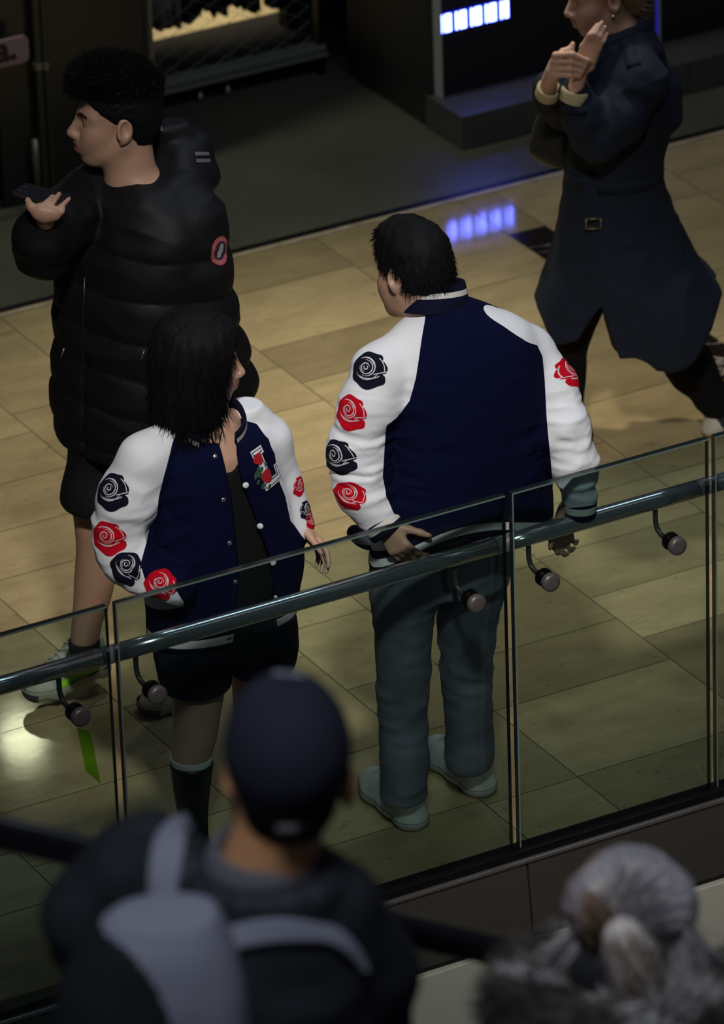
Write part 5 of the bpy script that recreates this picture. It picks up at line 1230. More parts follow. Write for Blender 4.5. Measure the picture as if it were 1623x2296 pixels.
    S.loft(leg(((960, 150, 300, wl + .01), (1040, 150, 292, wl + .01), (1100, 138, 318, wl), (1124, 136, 322, wl))), 0, 0.03, endk=0.008); S.loft(leg(((960, 270, 440, wl + .05), (1050, 275, 430, wl + .07), (1110, 285, 420, wl + .09))), 0, 0.03, endk=0.008)
    V, Qd = S.mesh(1); V = folds(V, Qd, 0.004, (8, 8, 5), 4); obj('shorts', V, Qd, mat('black_shorts', (0.007, 0.007, 0.008, 1), 0.85, spec=0.2), root)
    up_m = mat('runner_grey', (0.42, 0.42, 0.34, 1), 0.8, bump=(300, 0.4, 0.001)); neon = mat('neon_yellow', (0.42, 0.85, 0.02, 1), 0.7); so_m = mat('runner_sole', (0.48, 0.45, 0.33, 1), 0.7, var=0.1, vscale=25); bs = mat('black_sock', (0.008, 0.008, 0.008, 1), 0.9)
    for i, (heel, toe, a) in enumerate(((Jz(232, 1502, 0.045), Jz(72, 1568, 0.030), leg(lr)[-1]), (leg(ll)[-1][1:3] + (0,) if False else np.array([leg(ll)[-1][1] + 0.03, leg(ll)[-1][2] + 0.03, 0.0]), np.array([leg(ll)[-1][1] - 0.15, leg(ll)[-1][2] - 0.15, 0.0]), leg(ll)[-1]))):
        F = SDF(np.minimum(heel, toe) - (0.12, 0.12, 0.06), np.maximum(heel, toe) + (0.12, 0.12, 0.22), 0.0038)
        P, f, s, u = shoe(F, heel, toe, (0, 0, 1), 0.055, 0.088, toe_h=0.055)
        F.cap(np.array([a[1], a[2], a[0] + 0.015]), P(0.22, 0, 0.07), 0.045, 0.046, 0.03)
        F.cut(lambda X, Y, Z: heel[2] + 0.001 - 0.002 - Z + ((X - heel[0]) * f[0] + (Y - heel[1]) * f[1]) * f[2], 0.004)
        V, Qd = F.mesh(1); zl = lambda p: (p - heel) @ u; V = snap(V, Qd, zl, 0.036); c = V[Qd].mean(1); low = zl(c) < 0.036
        x = ((c - heel) @ f) / np.linalg.norm(toe - heel); z = zl(c); y = (c - heel) @ s
        ne = (~low) & (((z < 0.052) & (x > 0.15) & (x < 0.75)) | ((np.abs(x - 0.26 - (z - 0.05) * 0.6) < 0.05) & (z < 0.10)) | ((z > 0.095) & (x > 0.30) & (x < 0.36)))
        up_ = ~low & ~ne; v, q_ = sub(V, Qd, up_); xx, zz, yy = x[up_], z[up_], y[up_]
        fm_ = np.where((xx > 0.80) | (np.abs(xx - 0.50 - (zz - 0.05)) < 0.035) | ((xx < 0.16) & (zz < 0.085)), 1, 0); fm_ = np.where((np.abs(xx - 0.62 - 0.3 * np.sin(zz * 60) * 0.1) < 0.03) & (zz < 0.085), 2, fm_); fm_ = np.where((zz > 0.118) & (xx < 0.30), 1, fm_)
        fm_ = np.where((xx > 0.32) & (xx < 0.74) & (np.abs(np.abs(yy) - 0.027) < 0.005) & (np.sin(xx * 75) > 0.2), 2, fm_)
        sh = obj('running_shoe', v, q_, [up_m, mat('runner_cream', (0.56, 0.54, 0.43, 1), 0.7), mat('runner_dark', (0.06, 0.06, 0.055, 1), 0.8)], root, fm=fm_, label='pale grey running shoe with neon yellow trim')
        v, q_ = sub(V, Qd, ne); obj('neon_trim', v, q_, neon, sh)
        v, q_ = sub(V, Qd, low); Nn = normals(v, q_); v = v + Nn * ((0.006 + 0.003 * np.sin(((v - heel) @ f) * 110)) * (np.abs(Nn[:, 2]) < 0.75))[:, None]; obj('sole', v, q_, [so_m, mat('runner_dark', (0.06, 0.06, 0.055, 1), 0.8)], sh, fm=((((v[q_].mean(1) - heel) @ f) > 0.245) & (((v[q_].mean(1) - heel) @ u) < 0.03)).astype(int))
        lay_laces('laces', V, Qd, P, u, (0.36, 0.43, 0.50, 0.57, 0.64, 0.71), 0.026, 0.0028, mat('runner_cream', (0.56, 0.54, 0.43, 1), 0.7), sh)
        ring('sock', np.array([a[1], a[2], a[0]]), P(0.2, 0, 0.2) - P(0.22, 0, 0.05), [(-0.03, a[3] + 0.004, 0), (0.01, a[3] + 0.005, 0), (0.014, a[3] + 0.003, 0), (0.014, a[3] - 0.004, 0), (-0.03, a[3] - 0.004, 0)], [bs], root)
    # the phone lies flat on the fingers
    A_, B_, C_ = fr.Wd(Q(33, 441, 0.0)), fr.Wd(Q(64, 415, 0.075)), fr.Wd(Q(153, 440, 0.010))
    ph_ = empty('mobile_phone', (A_ + C_) / 2, label='dark mobile phone held flat in the hand of the young man in black', cat='phone')
    ex = C_ - B_; ex /= np.linalg.norm(ex); ey = B_ - A_; ey -= (ey @ ex) * ex; ey /= np.linalg.norm(ey); ez = np.cross(ex, ey)
    ez = ez if ez[2] > 0 else -ez
    def slab(w, h, d, r, z0=0.0, ox=0.0, oy=0.0):
        P = rrect(w, h, r, 6); n = len(P); V = [((x + ox) * ex + (y + oy) * ey + z * ez) for z in (z0, z0 + d) for x, y in P]
        return V, [tuple(range(n - 1, -1, -1)), tuple(range(n, 2 * n))] + [(i, (i + 1) % n, n + (i + 1) % n, n + i) for i in range(n)]
    V, Fc = slab(0.146, 0.072, 0.008, 0.010); obj('phone_body', V, Fc, mat('phone_rim', (0.16, 0.12, 0.11, 1), 0.3, metal=0.8), ph_, smooth=False)
    V, Fc = slab(0.142, 0.068, 0.0008, 0.009, 0.008); obj('phone_face', V, Fc, mat('phone_glass', (0.012, 0.012, 0.013, 1), 0.08), ph_, smooth=False)
    for k in (0, 1): V, Fc = slab(0.014, 0.014, 0.0016, 0.0069, 0.0088, -0.056, -0.018 + 0.026 * k); obj('camera_lens', V, Fc, mat('lens', (0.05, 0.05, 0.05, 1), 0.05, metal=0.5), ph_, smooth=False)
    return root
BOY = build_boy()

# ------------------------------------------------------------------ the woman in the trench coat
def build_lady():
    G = atz(1420, 1000); fr = Frame(G); J, Jz = fr.J, fr.Jz
    fd = np.array([-0.95, -0.30, 0]); ph = math.radians(72)
    hd = Head(J(1352, -17, 0.0), (-0.96, -0.22, -0.16), (-0.05, 0, 1), 1.0, True)
    T = [(52, 1352, 1440, .07), (80, 1322, 1468, .11), (120, 1300, 1488, .15), (180, 1288, 1500, .165), (240, 1280, 1510, .17), (300, 1274, 1503, .165), (350, 1268, 1490, .155), (390, 1266, 1486, .15), (450, 1258, 1500, .165), (520, 1248, 1526, .185), (590, 1228, 1562, .20), (650, 1208, 1616, .215), (700, 1194, 1650, .225), (760, 1186, 1680, .23), (830, 1180, 1700, .23)]
    rows = []
    for y, xl, xr, b in T: l, r = J(xl, y, 0), J(xr, y, 0); rows.append((l[2], (l[0] + r[0]) / 2, 0, (r[0] - l[0]) / 2, b))
    arm = [J(1425, 120, -0.10), J(1440, 180, -0.16), J(1392, 262, -0.20), J(1338, 305, -0.22), J(1308, 262, -0.235), J(1288, 212, -0.24)]
    arf = [J(1350, 130, 0.10), J(1300, 190, 0.10), J(1262, 240, 0.02), J(1240, 215, -0.10), J(1232, 195, -0.16)]
    F = SDF((-0.5, -0.5, 0.0), (0.5, 0.5, 1.75), 0.0045)
    neck = J(1390, 70, 0.0); hd.add(F, neck, 0.050)
    F.chain([neck, J(1395, 180, 0), J(1390, 380, 0), J(1400, 560, 0)], [0.055, 0.10, 0.10, 0.12], 0.04)
    F.chain([J(1390, 150, 0)] + arm, [.03, .022, .032, .036, .034, .03, .026], 0.02); F.chain([J(1395, 140, 0)] + arf, [.04, .04, .036, .034, .028, .024], 0.02)
    wq = -0.26; Q = lambda x, y, d=0.0: J(x, y, wq + d)
    # her left hand climbs to the collar, the right one closes round its wrist
    F.cap(Q(1288, 205), Q(1302, 158), 0.024, 0.022, 0.012)
    for x0, x1 in ((1296, 1312), (1306, 1324), (1316, 1336), (1324, 1346)): F.cap(Q(x0, 150), Q(x1 - 4, 104), 0.0125, 0.011, 0.012)
    for a, b_, c in (((1306, 104), (1322, 78), (1338, 56)), ((1318, 104), (1334, 76), (1349, 50)), ((1330, 106), (1344, 82), (1356, 60)), ((1340, 110), (1352, 92), (1360, 76))): finger(F, [Q(*a), Q(*b_, -0.008), Q(*c, 0.012)], 0.0092, 0.0066)
    F.chain([Q(1292, 140), Q(1278, 118, -0.01), Q(1284, 98, 0.0)], [.012, .0105, .008], 0.008)
    F.cap(J(1226, 200, wq + 0.03), J(1240, 160, wq - 0.01), 0.024, 0.022, 0.012)
    for i, y in enumerate((122, 138, 153, 167)):
        F.cap(J(1232, 178, wq + 0.01), J(1246, y + 2, wq - 0.025), 0.016, 0.0115, 0.012)
        finger(F, [J(1246, y + 1, wq - 0.030), J(1282 - i * 2, y - 1 + i, wq - 0.050), J(1316 - i * 6, y + 14 - 4 * i, wq - 0.040), J(1322 - i * 7, y + 20 - 5 * i, wq - 0.018)], 0.0105 - 0.0006 * i, 0.0072)
    F.chain([J(1240, 140, wq), J(1262, 116, wq - 0.012), J(1280, 108, wq - 0.005)], [.013, .0105, .008], 0.008)
    fl = [J(1330, 600, -0.02), J(1278, 760, -0.03), J(1275, 940, 0.02)]; bl = [J(1440, 600, 0.05), J(1548, 825, 0.06), J(1640, 950, 0.10)]
    F.chain(fl, [.07, .05, .035], 0.03); F.chain(bl, [.07, .05, .035], 0.03)
    V, Qd = F.mesh(1); lp = hd.lips(V[Qd].mean(1))
    root = person('person', V, Qd, [SKIN2, LIPS], lp.astype(int), G, 'woman striding left in a navy trench coat, hands clasped under her chin')
    sk = Skin(V, Qd); hd.eyes(root, sk, IRIS); hd.brows(root, sk, mat('brown_hair', (0.05, 0.03, 0.015, 1), 0.5))
    hb = mat('blonde_hair', (0.26, 0.16, 0.07, 1), 0.45); H = SDF(hd.c - 0.25, hd.c + 0.25, 0.005); B, c0 = hd.B, hd.c
    H.ell(hd.P(-0.015, 0, 0.045), (0.106, 0.086, 0.090), B, 0.01); H.ell(hd.P(-0.07, 0, -0.03), (0.05, 0.06, 0.07), B, 0.03); H.ell(hd.P(-0.13, 0, 0.02), (0.045, 0.045, 0.045), B, 0.02)
    lx = lambda X, Y, Z, i: (X - c0[0]) * B[i][0] + (Y - c0[1]) * B[i][1] + (Z - c0[2]) * B[i][2]
    H.cut(lambda X, Y, Z: lx(X, Y, Z, 0) - (0.005 + np.clip(lx(X, Y, Z, 2) * 1.2, -0.01, 0.2)), 0.01)
    for q in (1, -1): H.ell(hd.P(-0.010, 0.088 * q, -0.012), (0.025, 0.022, 0.036), B, 0.006, 's')
    V, Qd = H.mesh(1); hair = obj('hair', V, Qd, hb, root); N = normals(V, Qd); rg = np.random.default_rng(2); pick = rg.choice(len(V), 900)
    fuzz('hair_strands', V[pick], N[pick] * 0.3 - B[0] * 0.8 - B[2] * 0.4, 0.05, 0.0009, hb, hair, 3, 0.4, 4)
    b = MB(); p = hd.P(0.0, 0.083, -0.047); b.lathe(p, (0, -1, 0), [(0, 0.001), (0.002, 0.006), (0.006, 0.006), (0.008, 0.001)], 10); b.build('earring', mat('earring_silver', (0.6, 0.58, 0.5, 1), 0.15, metal=1), root, smooth=True)
    # trench coat
    cm = mat('navy_gabardine', (0.0078, 0.0125, 0.023, 1), 0.85, spec=0.25, bump=(500, 0.2, 0.001))
    C = SDF((-0.42, -0.42, 0.30), (0.42, 0.38, 1.52), 0.006)
    C.loft(rows, 0, 0.02, e=2.2)
    C.chain([J(1410, 105, -0.06)] + arm[1:], [.055, .070, .070, .066, .058, .050], 0.03); C.chain(arf, [.06, .066, .06, .054, .048], 0.03)
    C.cap(J(1490, 200, -0.02), J(1500, 262, -0.04), 0.05, 0.04, 0.03)                     # storm flap at the back
    C.ell(J(1372, 40, -0.005), (0.062, 0.062, 0.075), None, 0.01, 's')
    def poly(pts, w):
        u = np.array([J(x, y, w)[0] for x, y in pts]); z = np.array([J(x, y, w)[2] for x, y in pts]); return u, z
    hu, hz = poly([(1150, 640), (1197, 702), (1240, 766), (1298, 738), (1346, 655), (1382, 772), (1420, 772), (1452, 782), (1498, 802), (1556, 776), (1592, 720), (1618, 662), (1660, 600)], -0.10)
    C.cut(lambda X, Y, Z: 0.7 * (np.interp(X.ravel(), hu, hz)[:, None, None] + 0.30 * np.clip(Y + 0.10, 0, 0.4) * 0 - Z) + 0 * Y, 0.01)
    V, Qd = C.mesh(1)
    V = folds(V, Qd, 0.012, (8, 8, 2.0), 9, mask=np.clip((J(1400, 400, 0)[2] - V[:, 2]) * 4, 0, 1)); V = folds(V, Qd, 0.010, (11, 11, 15), 19, mask=bump_at(V, arm[3], 0.14) + bump_at(V, arm[1], 0.12) + 0.35)
    coat = obj('trench_coat', V, Qd, cm, root); cs = Skin(V, Qd); z0 = J(1375, 378, 0)
    r0 = [spl(np.array([z0[2]]), [r[0] for r in sorted(rows)], [r[k] for r in sorted(rows)])[0] for k in (1, 3, 4)]
    b = MB(); th = np.linspace(0, 2 * np.pi, 48, endpoint=False); pr = ((-0.020, -0.004), (0.020, -0.004), (0.020, 0.004), (-0.020, 0.004)); VV = []
    for dz, dr in pr:
        for t in th: VV.append((r0[0] + (r0[1] + dr) * math.copysign(abs(math.cos(t)) ** 0.92, math.cos(t)), (r0[2] + dr) * math.copysign(abs(math.sin(t)) ** 0.92, math.sin(t)), z0[2] + dz))
    obj('belt', VV, [(i * 48 + j, i * 48 + (j + 1) % 48, ((i + 1) % 4) * 48 + (j + 1) % 48, ((i + 1) % 4) * 48 + j) for i in range(4) for j in range(48)], cm, coat)
    tail = [(1318, 388), (1326, 440), (1330, 490)]; VV = []; FF = []
    for x, y in tail:
        h, n = cs.hit(J(x, y, -0.6), J(x, y, 0.4) - J(x, y, -0.6), 2); p = np.array(h) if h else J(x, y, -0.2)
        for s_, d in ((-0.02, 0.003), (0.02, 0.003), (0.02, 0.010), (-0.02, 0.010)): VV.append(p + np.array([s_, -d - 0.004, -d * 0.3]))
    for i in range(2): FF += [(i * 4 + j, i * 4 + (j + 1) % 4, i * 4 + 4 + (j + 1) % 4, i * 4 + 4 + j) for j in range(4)]
    obj('belt_tail', VV, FF + [(3, 2, 1, 0), (8, 9, 10, 11)], cm, coat, smooth=False)
    brs = mat('buckle_bronze', (0.17, 0.13, 0.075, 1), 0.35, metal=0.6); pb_ = VV[8] + np.array([0.02, -0.012, -0.008]); b = MB()
    for a, c in (((-.022, -.016), (.022, -.016)), ((.022, -.016), (.022, .016)), ((.022, .016), (-.022, .016)), ((-.022, .016), (-.022, -.016))): b.tube([pb_ + np.array([a[0], 0, a[1]]), pb_ + np.array([c[0], 0, c[1]])], 0.0032, 8)
    b.build('buckle', brs, coat, smooth=True)
    ring('collar', J(1383, 78, 0.0), (-0.30, -0.30, 1), [(-0.02, 0.098, 0), (0.02, 0.104, 0), (0.055, 0.092, 0), (0.058, 0.086, 0), (0.05, 0.080, 0), (-0.02, 0.082, 0)], [cm], coat, side=(-1, -0.3, 0), arc=(28, 332), n=50)
    btn = mat('horn_button', (0.20, 0.15, 0.10, 1), 0.4)
    h, n = cs.hit(J(1413, 104, -0.6), J(1413, 104, 0.4) - J(1413, 104, -0.6), 2)
    if h: dome('button', np.array(h), np.array(n), 0.010, 0.004, btn, coat)
    def strap(name, p0, p1, wdt):
        VV = []; a, c = np.array(p0), np.array(p1)
        for t in np.linspace(0, 1, 9):
            x, y = a + t * (c - a)
            for q in (-1, 1):
                h, n = cs.hit(J(x + wdt * q * (c - a)[1] / np.linalg.norm(c - a), y - wdt * q * (c - a)[0] / np.linalg.norm(c - a), -0.7), J(x, y, 0.4) - J(x, y, -0.6), 2)
                p = np.array(h) + np.array(n) * 0.006 if h else J(x, y, -0.2); VV.append(p); VV.append(p - (np.array(n) if h else np.array([0, -1, 0])) * 0.012)
        FF = []
        for i in range(8): k = i * 4; FF += [(k, k + 2, k + 6, k + 4), (k + 1, k + 5, k + 7, k + 3), (k, k + 4, k + 5, k + 1), (k + 2, k + 3, k + 7, k + 6)]
        obj(name, VV, FF + [(0, 1, 3, 2), (32, 34, 35, 33)], cm, coat)
    strap('shoulder_tab', (1400, 85), (1422, 150), 16); strap('cuff_strap', (1258, 240), (1316, 250), 9)
    knit = mat('cream_knit', (0.42, 0.34, 0.19, 1), 0.95, bump=(220, 0.9, 0.003))
    ring('knit_cuff', Q(1287, 212), Q(1300, 160) - Q(1288, 205), [(-0.02, 0.040, 0), (0.012, 0.042, 0), (0.018, 0.038, 0), (0.016, 0.030, 0), (-0.02, 0.028, 0)], [knit], root); ring('knit_cuff', J(1229, 204, wq + 0.03), J(1240, 160, wq - 0.01) - J(1226, 200, wq + 0.03), [(-0.02, 0.036, 0), (0.012, 0.037, 0), (0.018, 0.034, 0), (0.016, 0.028, 0), (-0.02, 0.026, 0)], [knit], root)
    # trousers and canvas shoes
    tr = mat('black_trousers', (0.006, 0.006, 0.007, 1), 0.9, spec=0.15); S = SDF((-0.4, -0.3, 0.04), (0.55, 0.4, 0.85), 0.006)
    S.chain(fl, [.085, .056, .040], 0.03); S.chain(bl[:2] + [J(1628, 935, 0.095)], [.095, .070, .048], 0.03); V, Qd = S.mesh(1); V = folds(V, Qd, 0.004, (8, 8, 14), 4); obj('trousers', V, Qd, tr, root)
    cw = mat('canvas_black', (0.010, 0.010, 0.012, 1), 0.85); rb = mat('rubber_cream', (0.52, 0.47, 0.36, 1), 0.6)
    ft = Jz(1592, 978, 0.0); fh = ft + np.array([0.19, 0.10, 0.09]); gt0 = fl[-1] * (1, 1, 0) + np.array([-0.14, -0.05, 0]); gh0 = fl[-1] * (1, 1, 0) + np.array([0.06, 0.02, 0])
    for heel, toe in ((fh, ft), (gh0, gt0)):
        F = SDF(np.minimum(heel, toe) - (0.1, 0.1, 0.01), np.maximum(heel, toe) + (0.1, 0.1, 0.2), 0.004); P, f, s, u = shoe(F, heel, toe + (toe - heel) * 0.03, (0, 0, 1), 0.046, 0.070)
        F.cut(lambda X, Y, Z: 0.001 - Z + 0 * X + 0 * Y, 0.003); V, Qd = F.mesh(1); c = V[Qd].mean(1); x = ((c - heel) @ f) / np.linalg.norm(toe - heel); z = (c - heel) @ u; rub = (z < 0.026) | (x > 0.86)
        v, q = sub(V, Qd, ~rub); sh = obj('shoe', v, q, cw, root); v, q = sub(V, Qd, rub); obj('rubber_sole', v, q, rb, sh)
    # the dark bag on her far arm
    bg = empty('handbag', fr.Wd(J(1255, 385, 0.06)), YAW, label='black handbag hanging in front of the woman in the trench coat', cat='bag')
    gl = fr.L(fr.Wd(J(1255, 385, 0.06))); S = SDF((-0.2, -0.2, -0.05), (0.2, 0.25, 0.42), 0.006)
    S.loft([(a[2] - gl[2], (a[0] + c[0]) / 2 - gl[0], 0.03, (c[0] - a[0]) / 2, d) for a, c, d in [(J(l, y, 0.06), J(r, y, 0.06), d) for y, l, r, d in ((212, 1226, 1300, .02), (260, 1208, 1315, .05), (310, 1192, 1325, .065), (345, 1188, 1328, .07), (375, 1222, 1325, .065))]], 0, 0.02, e=3, endk=0.03)
    V, Qd = S.mesh(1); obj('bag_body', V, Qd, mat('bag_leather', (0.010, 0.009, 0.008, 1), 0.5), bg)
    b = MB(); b.tube([J(1240, 225, 0.06) - gl, J(1236, 190, 0.04) - gl, J(1258, 180, 0.02) - gl, J(1275, 205, 0.06) - gl, J(1285, 225, 0.07) - gl], 0.007, 10); b.build('bag_handle', black, bg, smooth=True)
    return root
LADY = build_lady()
# ------------------------------------------------------------------ the escalator in front of the balustrade
HY = -4.0
h0, h1 = at(0, 1855, HY), at(1150, 2130, HY); sl = (h1[2] - h0[2]) / (h1[0] - h0[0]); DIR = np.array([1, 0, sl]); DIR /= np.linalg.norm(DIR); NRM = np.array([-DIR[2], 0, DIR[0]])
mid = h0 + (h1 - h0) * 0.5
esc = empty('escalator', (mid[0], HY, 0), label='escalator with black rubber handrail running down past the balustrade', cat='escalator')
rub = mat('black_rubber', (0.006, 0.006, 0.007, 1), 0.22, spec=0.5)
prof = [(y * 0.85, z * 0.7) for y, z in ((0.034, -0.012), (0.040, 0.0), (0.036, 0.014), (0.024, 0.023), (0.0, 0.026), (-0.024, 0.023), (-0.036, 0.014), (-0.040, 0.0), (-0.034, -0.012), (-0.02, -0.010), (0.02, -0.010))]
V = []; n = len(prof); L = np.linspace(-2.6, 2.6, 12)
for l in L:
    for y, z in prof: V.append(rel(esc, mid + DIR * l + np.array([0, y, 0]) + NRM * z))
obj('rubber_handrail', V, [(i * n + j, i * n + (j + 1) % n, (i + 1) * n + (j + 1) % n, (i + 1) * n + j) for i in range(len(L) - 1) for j in range(n)] + [tuple(range(n)), tuple(range(len(V) - 1, len(V) - n - 1, -1))], rub, esc)
eg = glass_mat('escalator_glass', (0.90, 0.95, 0.93, 1), 0.25)
def para(y0, y1, d0, d1, l0=-2.6, l1=2.6):
    V = [rel(esc, mid + DIR * l + NRM * d + np.array([0, y, 0])) for l in (l0, l1) for y in (y0, y1) for d in (d0, d1)]
    return V, [(0, 1, 3, 2), (4, 6, 7, 5), (0, 4, 5, 1), (2, 3, 7, 6), (0, 2, 6, 4), (1, 5, 7, 3)]
V, F = para(-0.005, 0.005, -0.86, -0.022); obj('glass_side', V, [F[2], F[3]], eg, esc, smooth=False)
V, F = para(-0.012, 0.012, -0.036, -0.014); obj('handrail_channel', V, F, mat('channel_steel', (0.10, 0.10, 0.10, 1), 0.4, metal=0.8), esc, smooth=False)
V, F = para(-0.10, 0.06, -1.16, -0.86); obj('skirt_panel', V, F, mat('skirt_steel', (0.25, 0.25, 0.25, 1), 0.35, metal=0.9), esc, smooth=False)
stm = mat('step_metal', (0.12, 0.12, 0.12, 1), 0.5, metal=0.8)
STEP0 = np.array([-3.37, 1.82]); RUN, RISE = 0.36, 0.20
for k in range(-2, 6):
    x = STEP0[0] + RUN * k; z = STEP0[1] - RISE * k
    b = MB(); b.box(rel(esc, (x, -5.40, z - 0.03)), rel(esc, (x + RUN - 0.004, -4.12, z)), 0, 0.003); b.box(rel(esc, (x + RUN - 0.03, -5.40, z - RISE + 0.004)), rel(esc, (x + RUN - 0.006, -4.12, z - 0.03)))
    for q in range(16): yy = -5.37 + q * 0.075; b.box(rel(esc, (x + 0.01, yy, z)), rel(esc, (x + RUN - 0.01, yy + 0.03, z + 0.004)))
    b.build('step', stm, esc)

# ------------------------------------------------------------------ the man in the cap with a grey rucksack, back to us
def build_cap_man():
    hp = at(640, 1725, -5.0); G = np.array([hp[0] + 0.02, -5.0, STEP0[1] + 0.004]); fr = Frame(G); J = fr.J
    up = (0.10, -0.20, 1); hd = Head(J(640, 1722, 0.02), (-0.14, 0.97, 0.12), up, 1.08)
    T = [(1950, 470, 720, .09), (1985, 400, 765, .11), (2030, 330, 795, .13), (2090, 280, 820, .15), (2160, 250, 838, .165), (2260, 235, 850, .17), (2400, 240, 850, .17), (2600, 250, 840, .165), (2820, 255, 835, .16)]
    rows = []
    for y, xl, xr, b in T: l, r = J(xl, y, 0), J(xr, y, 0); rows.append((l[2], (l[0] + r[0]) / 2, 0, (r[0] - l[0]) / 2, b))
    F = SDF((-0.5, -0.4, 0.0), (0.5, 0.4, 2.0), 0.0055)
    neck = J(590, 1985, 0.0); hd.add(F, neck, 0.062)
    aL = [J(400, 1985, 0.04), J(310, 1990, 0.10), J(215, 2060, 0.10), J(250, 2230, 0.16), J(420, 2330, 0.30)]
    aR = [J(760, 2030, 0.0), J(815, 2180, 0.04), J(820, 2420, 0.06), J(790, 2620, 0.22)]
    F.loft([(z, u, w, a * 0.75, b * 0.75) for z, u, w, a, b in rows], 0, 0.03)
    F.chain(aL, [.05, .045, .04, .035, .03], 0.03); F.chain(aR, [.05, .045, .04, .03], 0.03)
    hand(F, aL[-1], (0.9, 0.3, -0.2), (0.2, -0.9, 0), (0, 0, 1), (30, 40, 30), 0.95); hand(F, aR[-1], (-0.2, 0.9, -0.2), (-0.9, -0.2, 0), (0, 0, 1), (30, 40, 30), 0.95)
    hip = rows[-1] if rows[0][0] > rows[-1][0] else rows[0]
    for q in (-1, 1): F.chain([np.array([q * 0.10 + hip[1], 0, hip[0] + 0.05]), np.array([q * 0.11 + hip[1], 0.03, 0.50]), np.array([q * 0.11 + hip[1], 0.0, 0.07]), np.array([q * 0.12 + hip[1], 0.13, 0.04])], [.08, .055, .04, .03], 0.03)
    for q in (-1,): F.ell(hd.P(-0.020, 0.090 * q, -0.024), np.array((0.019, 0.011, 0.036)) * hd.k, hd.B, 0.01)
    V, Q = F.mesh(1); root = person('person', V, Q, [mat('skin_tan', (0.50, 0.24, 0.10, 1), 0.5)], None, G, 'man seen from behind in a navy baseball cap and black jacket, with grey rucksack')
    # cropped hair under the cap
    H = SDF(hd.c - 0.26, hd.c + 0.26, 0.005); B, c0 = hd.B, hd.c; lx = lambda X, Y, Z, i: ((X - c0[0]) * B[i][0] + (Y - c0[1]) * B[i][1] + (Z - c0[2]) * B[i][2]) / hd.k
    H.ell(hd.P(-0.012, 0, 0.038), np.array((0.102, 0.080, 0.090)) * hd.k, B, 0.01); H.ell(hd.P(-0.045, 0, -0.02), np.array((0.062, 0.070, 0.075)) * hd.k, B, 0.03)
    H.cut(lambda X, Y, Z: lx(X, Y, Z, 0) - 0.01, 0.01); H.cut(lambda X, Y, Z: -0.085 - lx(X, Y, Z, 2), 0.012)
    for q in (1, -1): H.ell(hd.P(-0.008, 0.088 * q, -0.012), np.array((0.026, 0.022, 0.037)) * hd.k, B, 0.006, 's')
    V, Q = H.mesh(1); obj('hair', V, Q, HAIRB, root)
    # cap: dome of six panels, peak, button, back strap
    cm = mat('navy_cap', (0.014, 0.015, 0.024, 1), 0.9, spec=0.2, bump=(400, 0.2, 0.001)); C = SDF(hd.c - 0.30, hd.c + 0.34, 0.005)
    C.ell(hd.P(-0.006, 0, 0.040), np.array((0.112, 0.092, 0.112)) * hd.k, B, 0.01); C.cut(lambda X, Y, Z: 0.020 - 0.40 * (0.04 - lx(X, Y, Z, 0)) * 1.0 - lx(X, Y, Z, 2), 0.008)
    C.ell(hd.P(-0.112, 0, -0.012), np.array((0.022, 0.030, 0.020)) * hd.k, B, 0.006, 's')
    V, Q = C.mesh(1); q = hd.local(V); an = np.arctan2(q[:, 1], q[:, 0] + 0.006); se = np.exp(-(np.sin(an * 3) / 0.10) ** 2); V = V - normals(V, Q) * (0.0022 * se * (q[:, 2] > 0.0))[:, None]
    cap = obj('baseball_cap', V, Q, cm, root); cs = Skin(V, Q)
    b = MB(); b.lathe(hd.P(-0.006, 0, 0.150), B[2], [(0, 0.008), (0.004, 0.0075), (0.007, 0.004), (0.0075, 0.0005)], 14); b.build('button', cm, cap, smooth=True)
    VV = []; nn = 17
    for t in (0, 1):
        for r_ in (0.95, 1.62):
            for a in np.linspace(-1.15, 1.15, nn): VV.append(hd.P(-0.006 + 0.112 * r_ * math.cos(a) * (1 if r_ < 1 else 0.98), 0.092 * math.sin(a) * (1.0 if r_ < 1 else 0.92), 0.030 - 0.02 * (r_ > 1) * (1 + abs(a)) + 0.004 * t))
    k = nn; FF = []
    for i in range(nn - 1): FF += [(i, i + 1, k + i + 1, k + i), (2 * k + i, 3 * k + i, 3 * k + i + 1, 2 * k + i + 1), (k + i, k + i + 1, 3 * k + i + 1, 3 * k + i), (i, 2 * k + i, 2 * k + i + 1, i + 1)]
    obj('peak', VV, FF + [(0, k, 3 * k, 2 * k), (nn - 1, 2 * k + nn - 1, 3 * k + nn - 1, k + nn - 1)], cm, cap)
    b = MB(); b.tube([hd.P(-0.106 + 0.02 * abs(t) ** 2, 0.045 * t, -0.028 + 0.004 * t * t) for t in np.linspace(-1, 1, 9)], 0.006, 8, sq=0.5); b.build('back_strap', cm, cap, smooth=True)
    b = MB(); p = hd.P(-0.112, 0.012, -0.026); b.box(p - np.array([0.016, 0.004, 0.006]), p + np.array([0.016, 0.002, 0.006]), 0, 0.002); b.build('strap_buckle', mat('buckle_grey', (0.16, 0.15, 0.13, 1), 0.4, metal=0.4), cap)
    lg = mat('emblem_grey', (0.30, 0.30, 0.31, 1), 0.8)
    decal('cap_emblem', cs, J(652, 1543, 0.1), (0.0, -0.75, 0.65), (0.30, 0.6, 0.70), 0.055, 0.026, lambda u, v: np.where((np.abs(v - 0.3 * u) < 0.32) & (np.abs(np.abs(u) - 0.45) < 0.38) & (np.sin(u * 22 + v * 3) > -0.6), 0, -1), [lg], cap, res=40, reach=0.25)
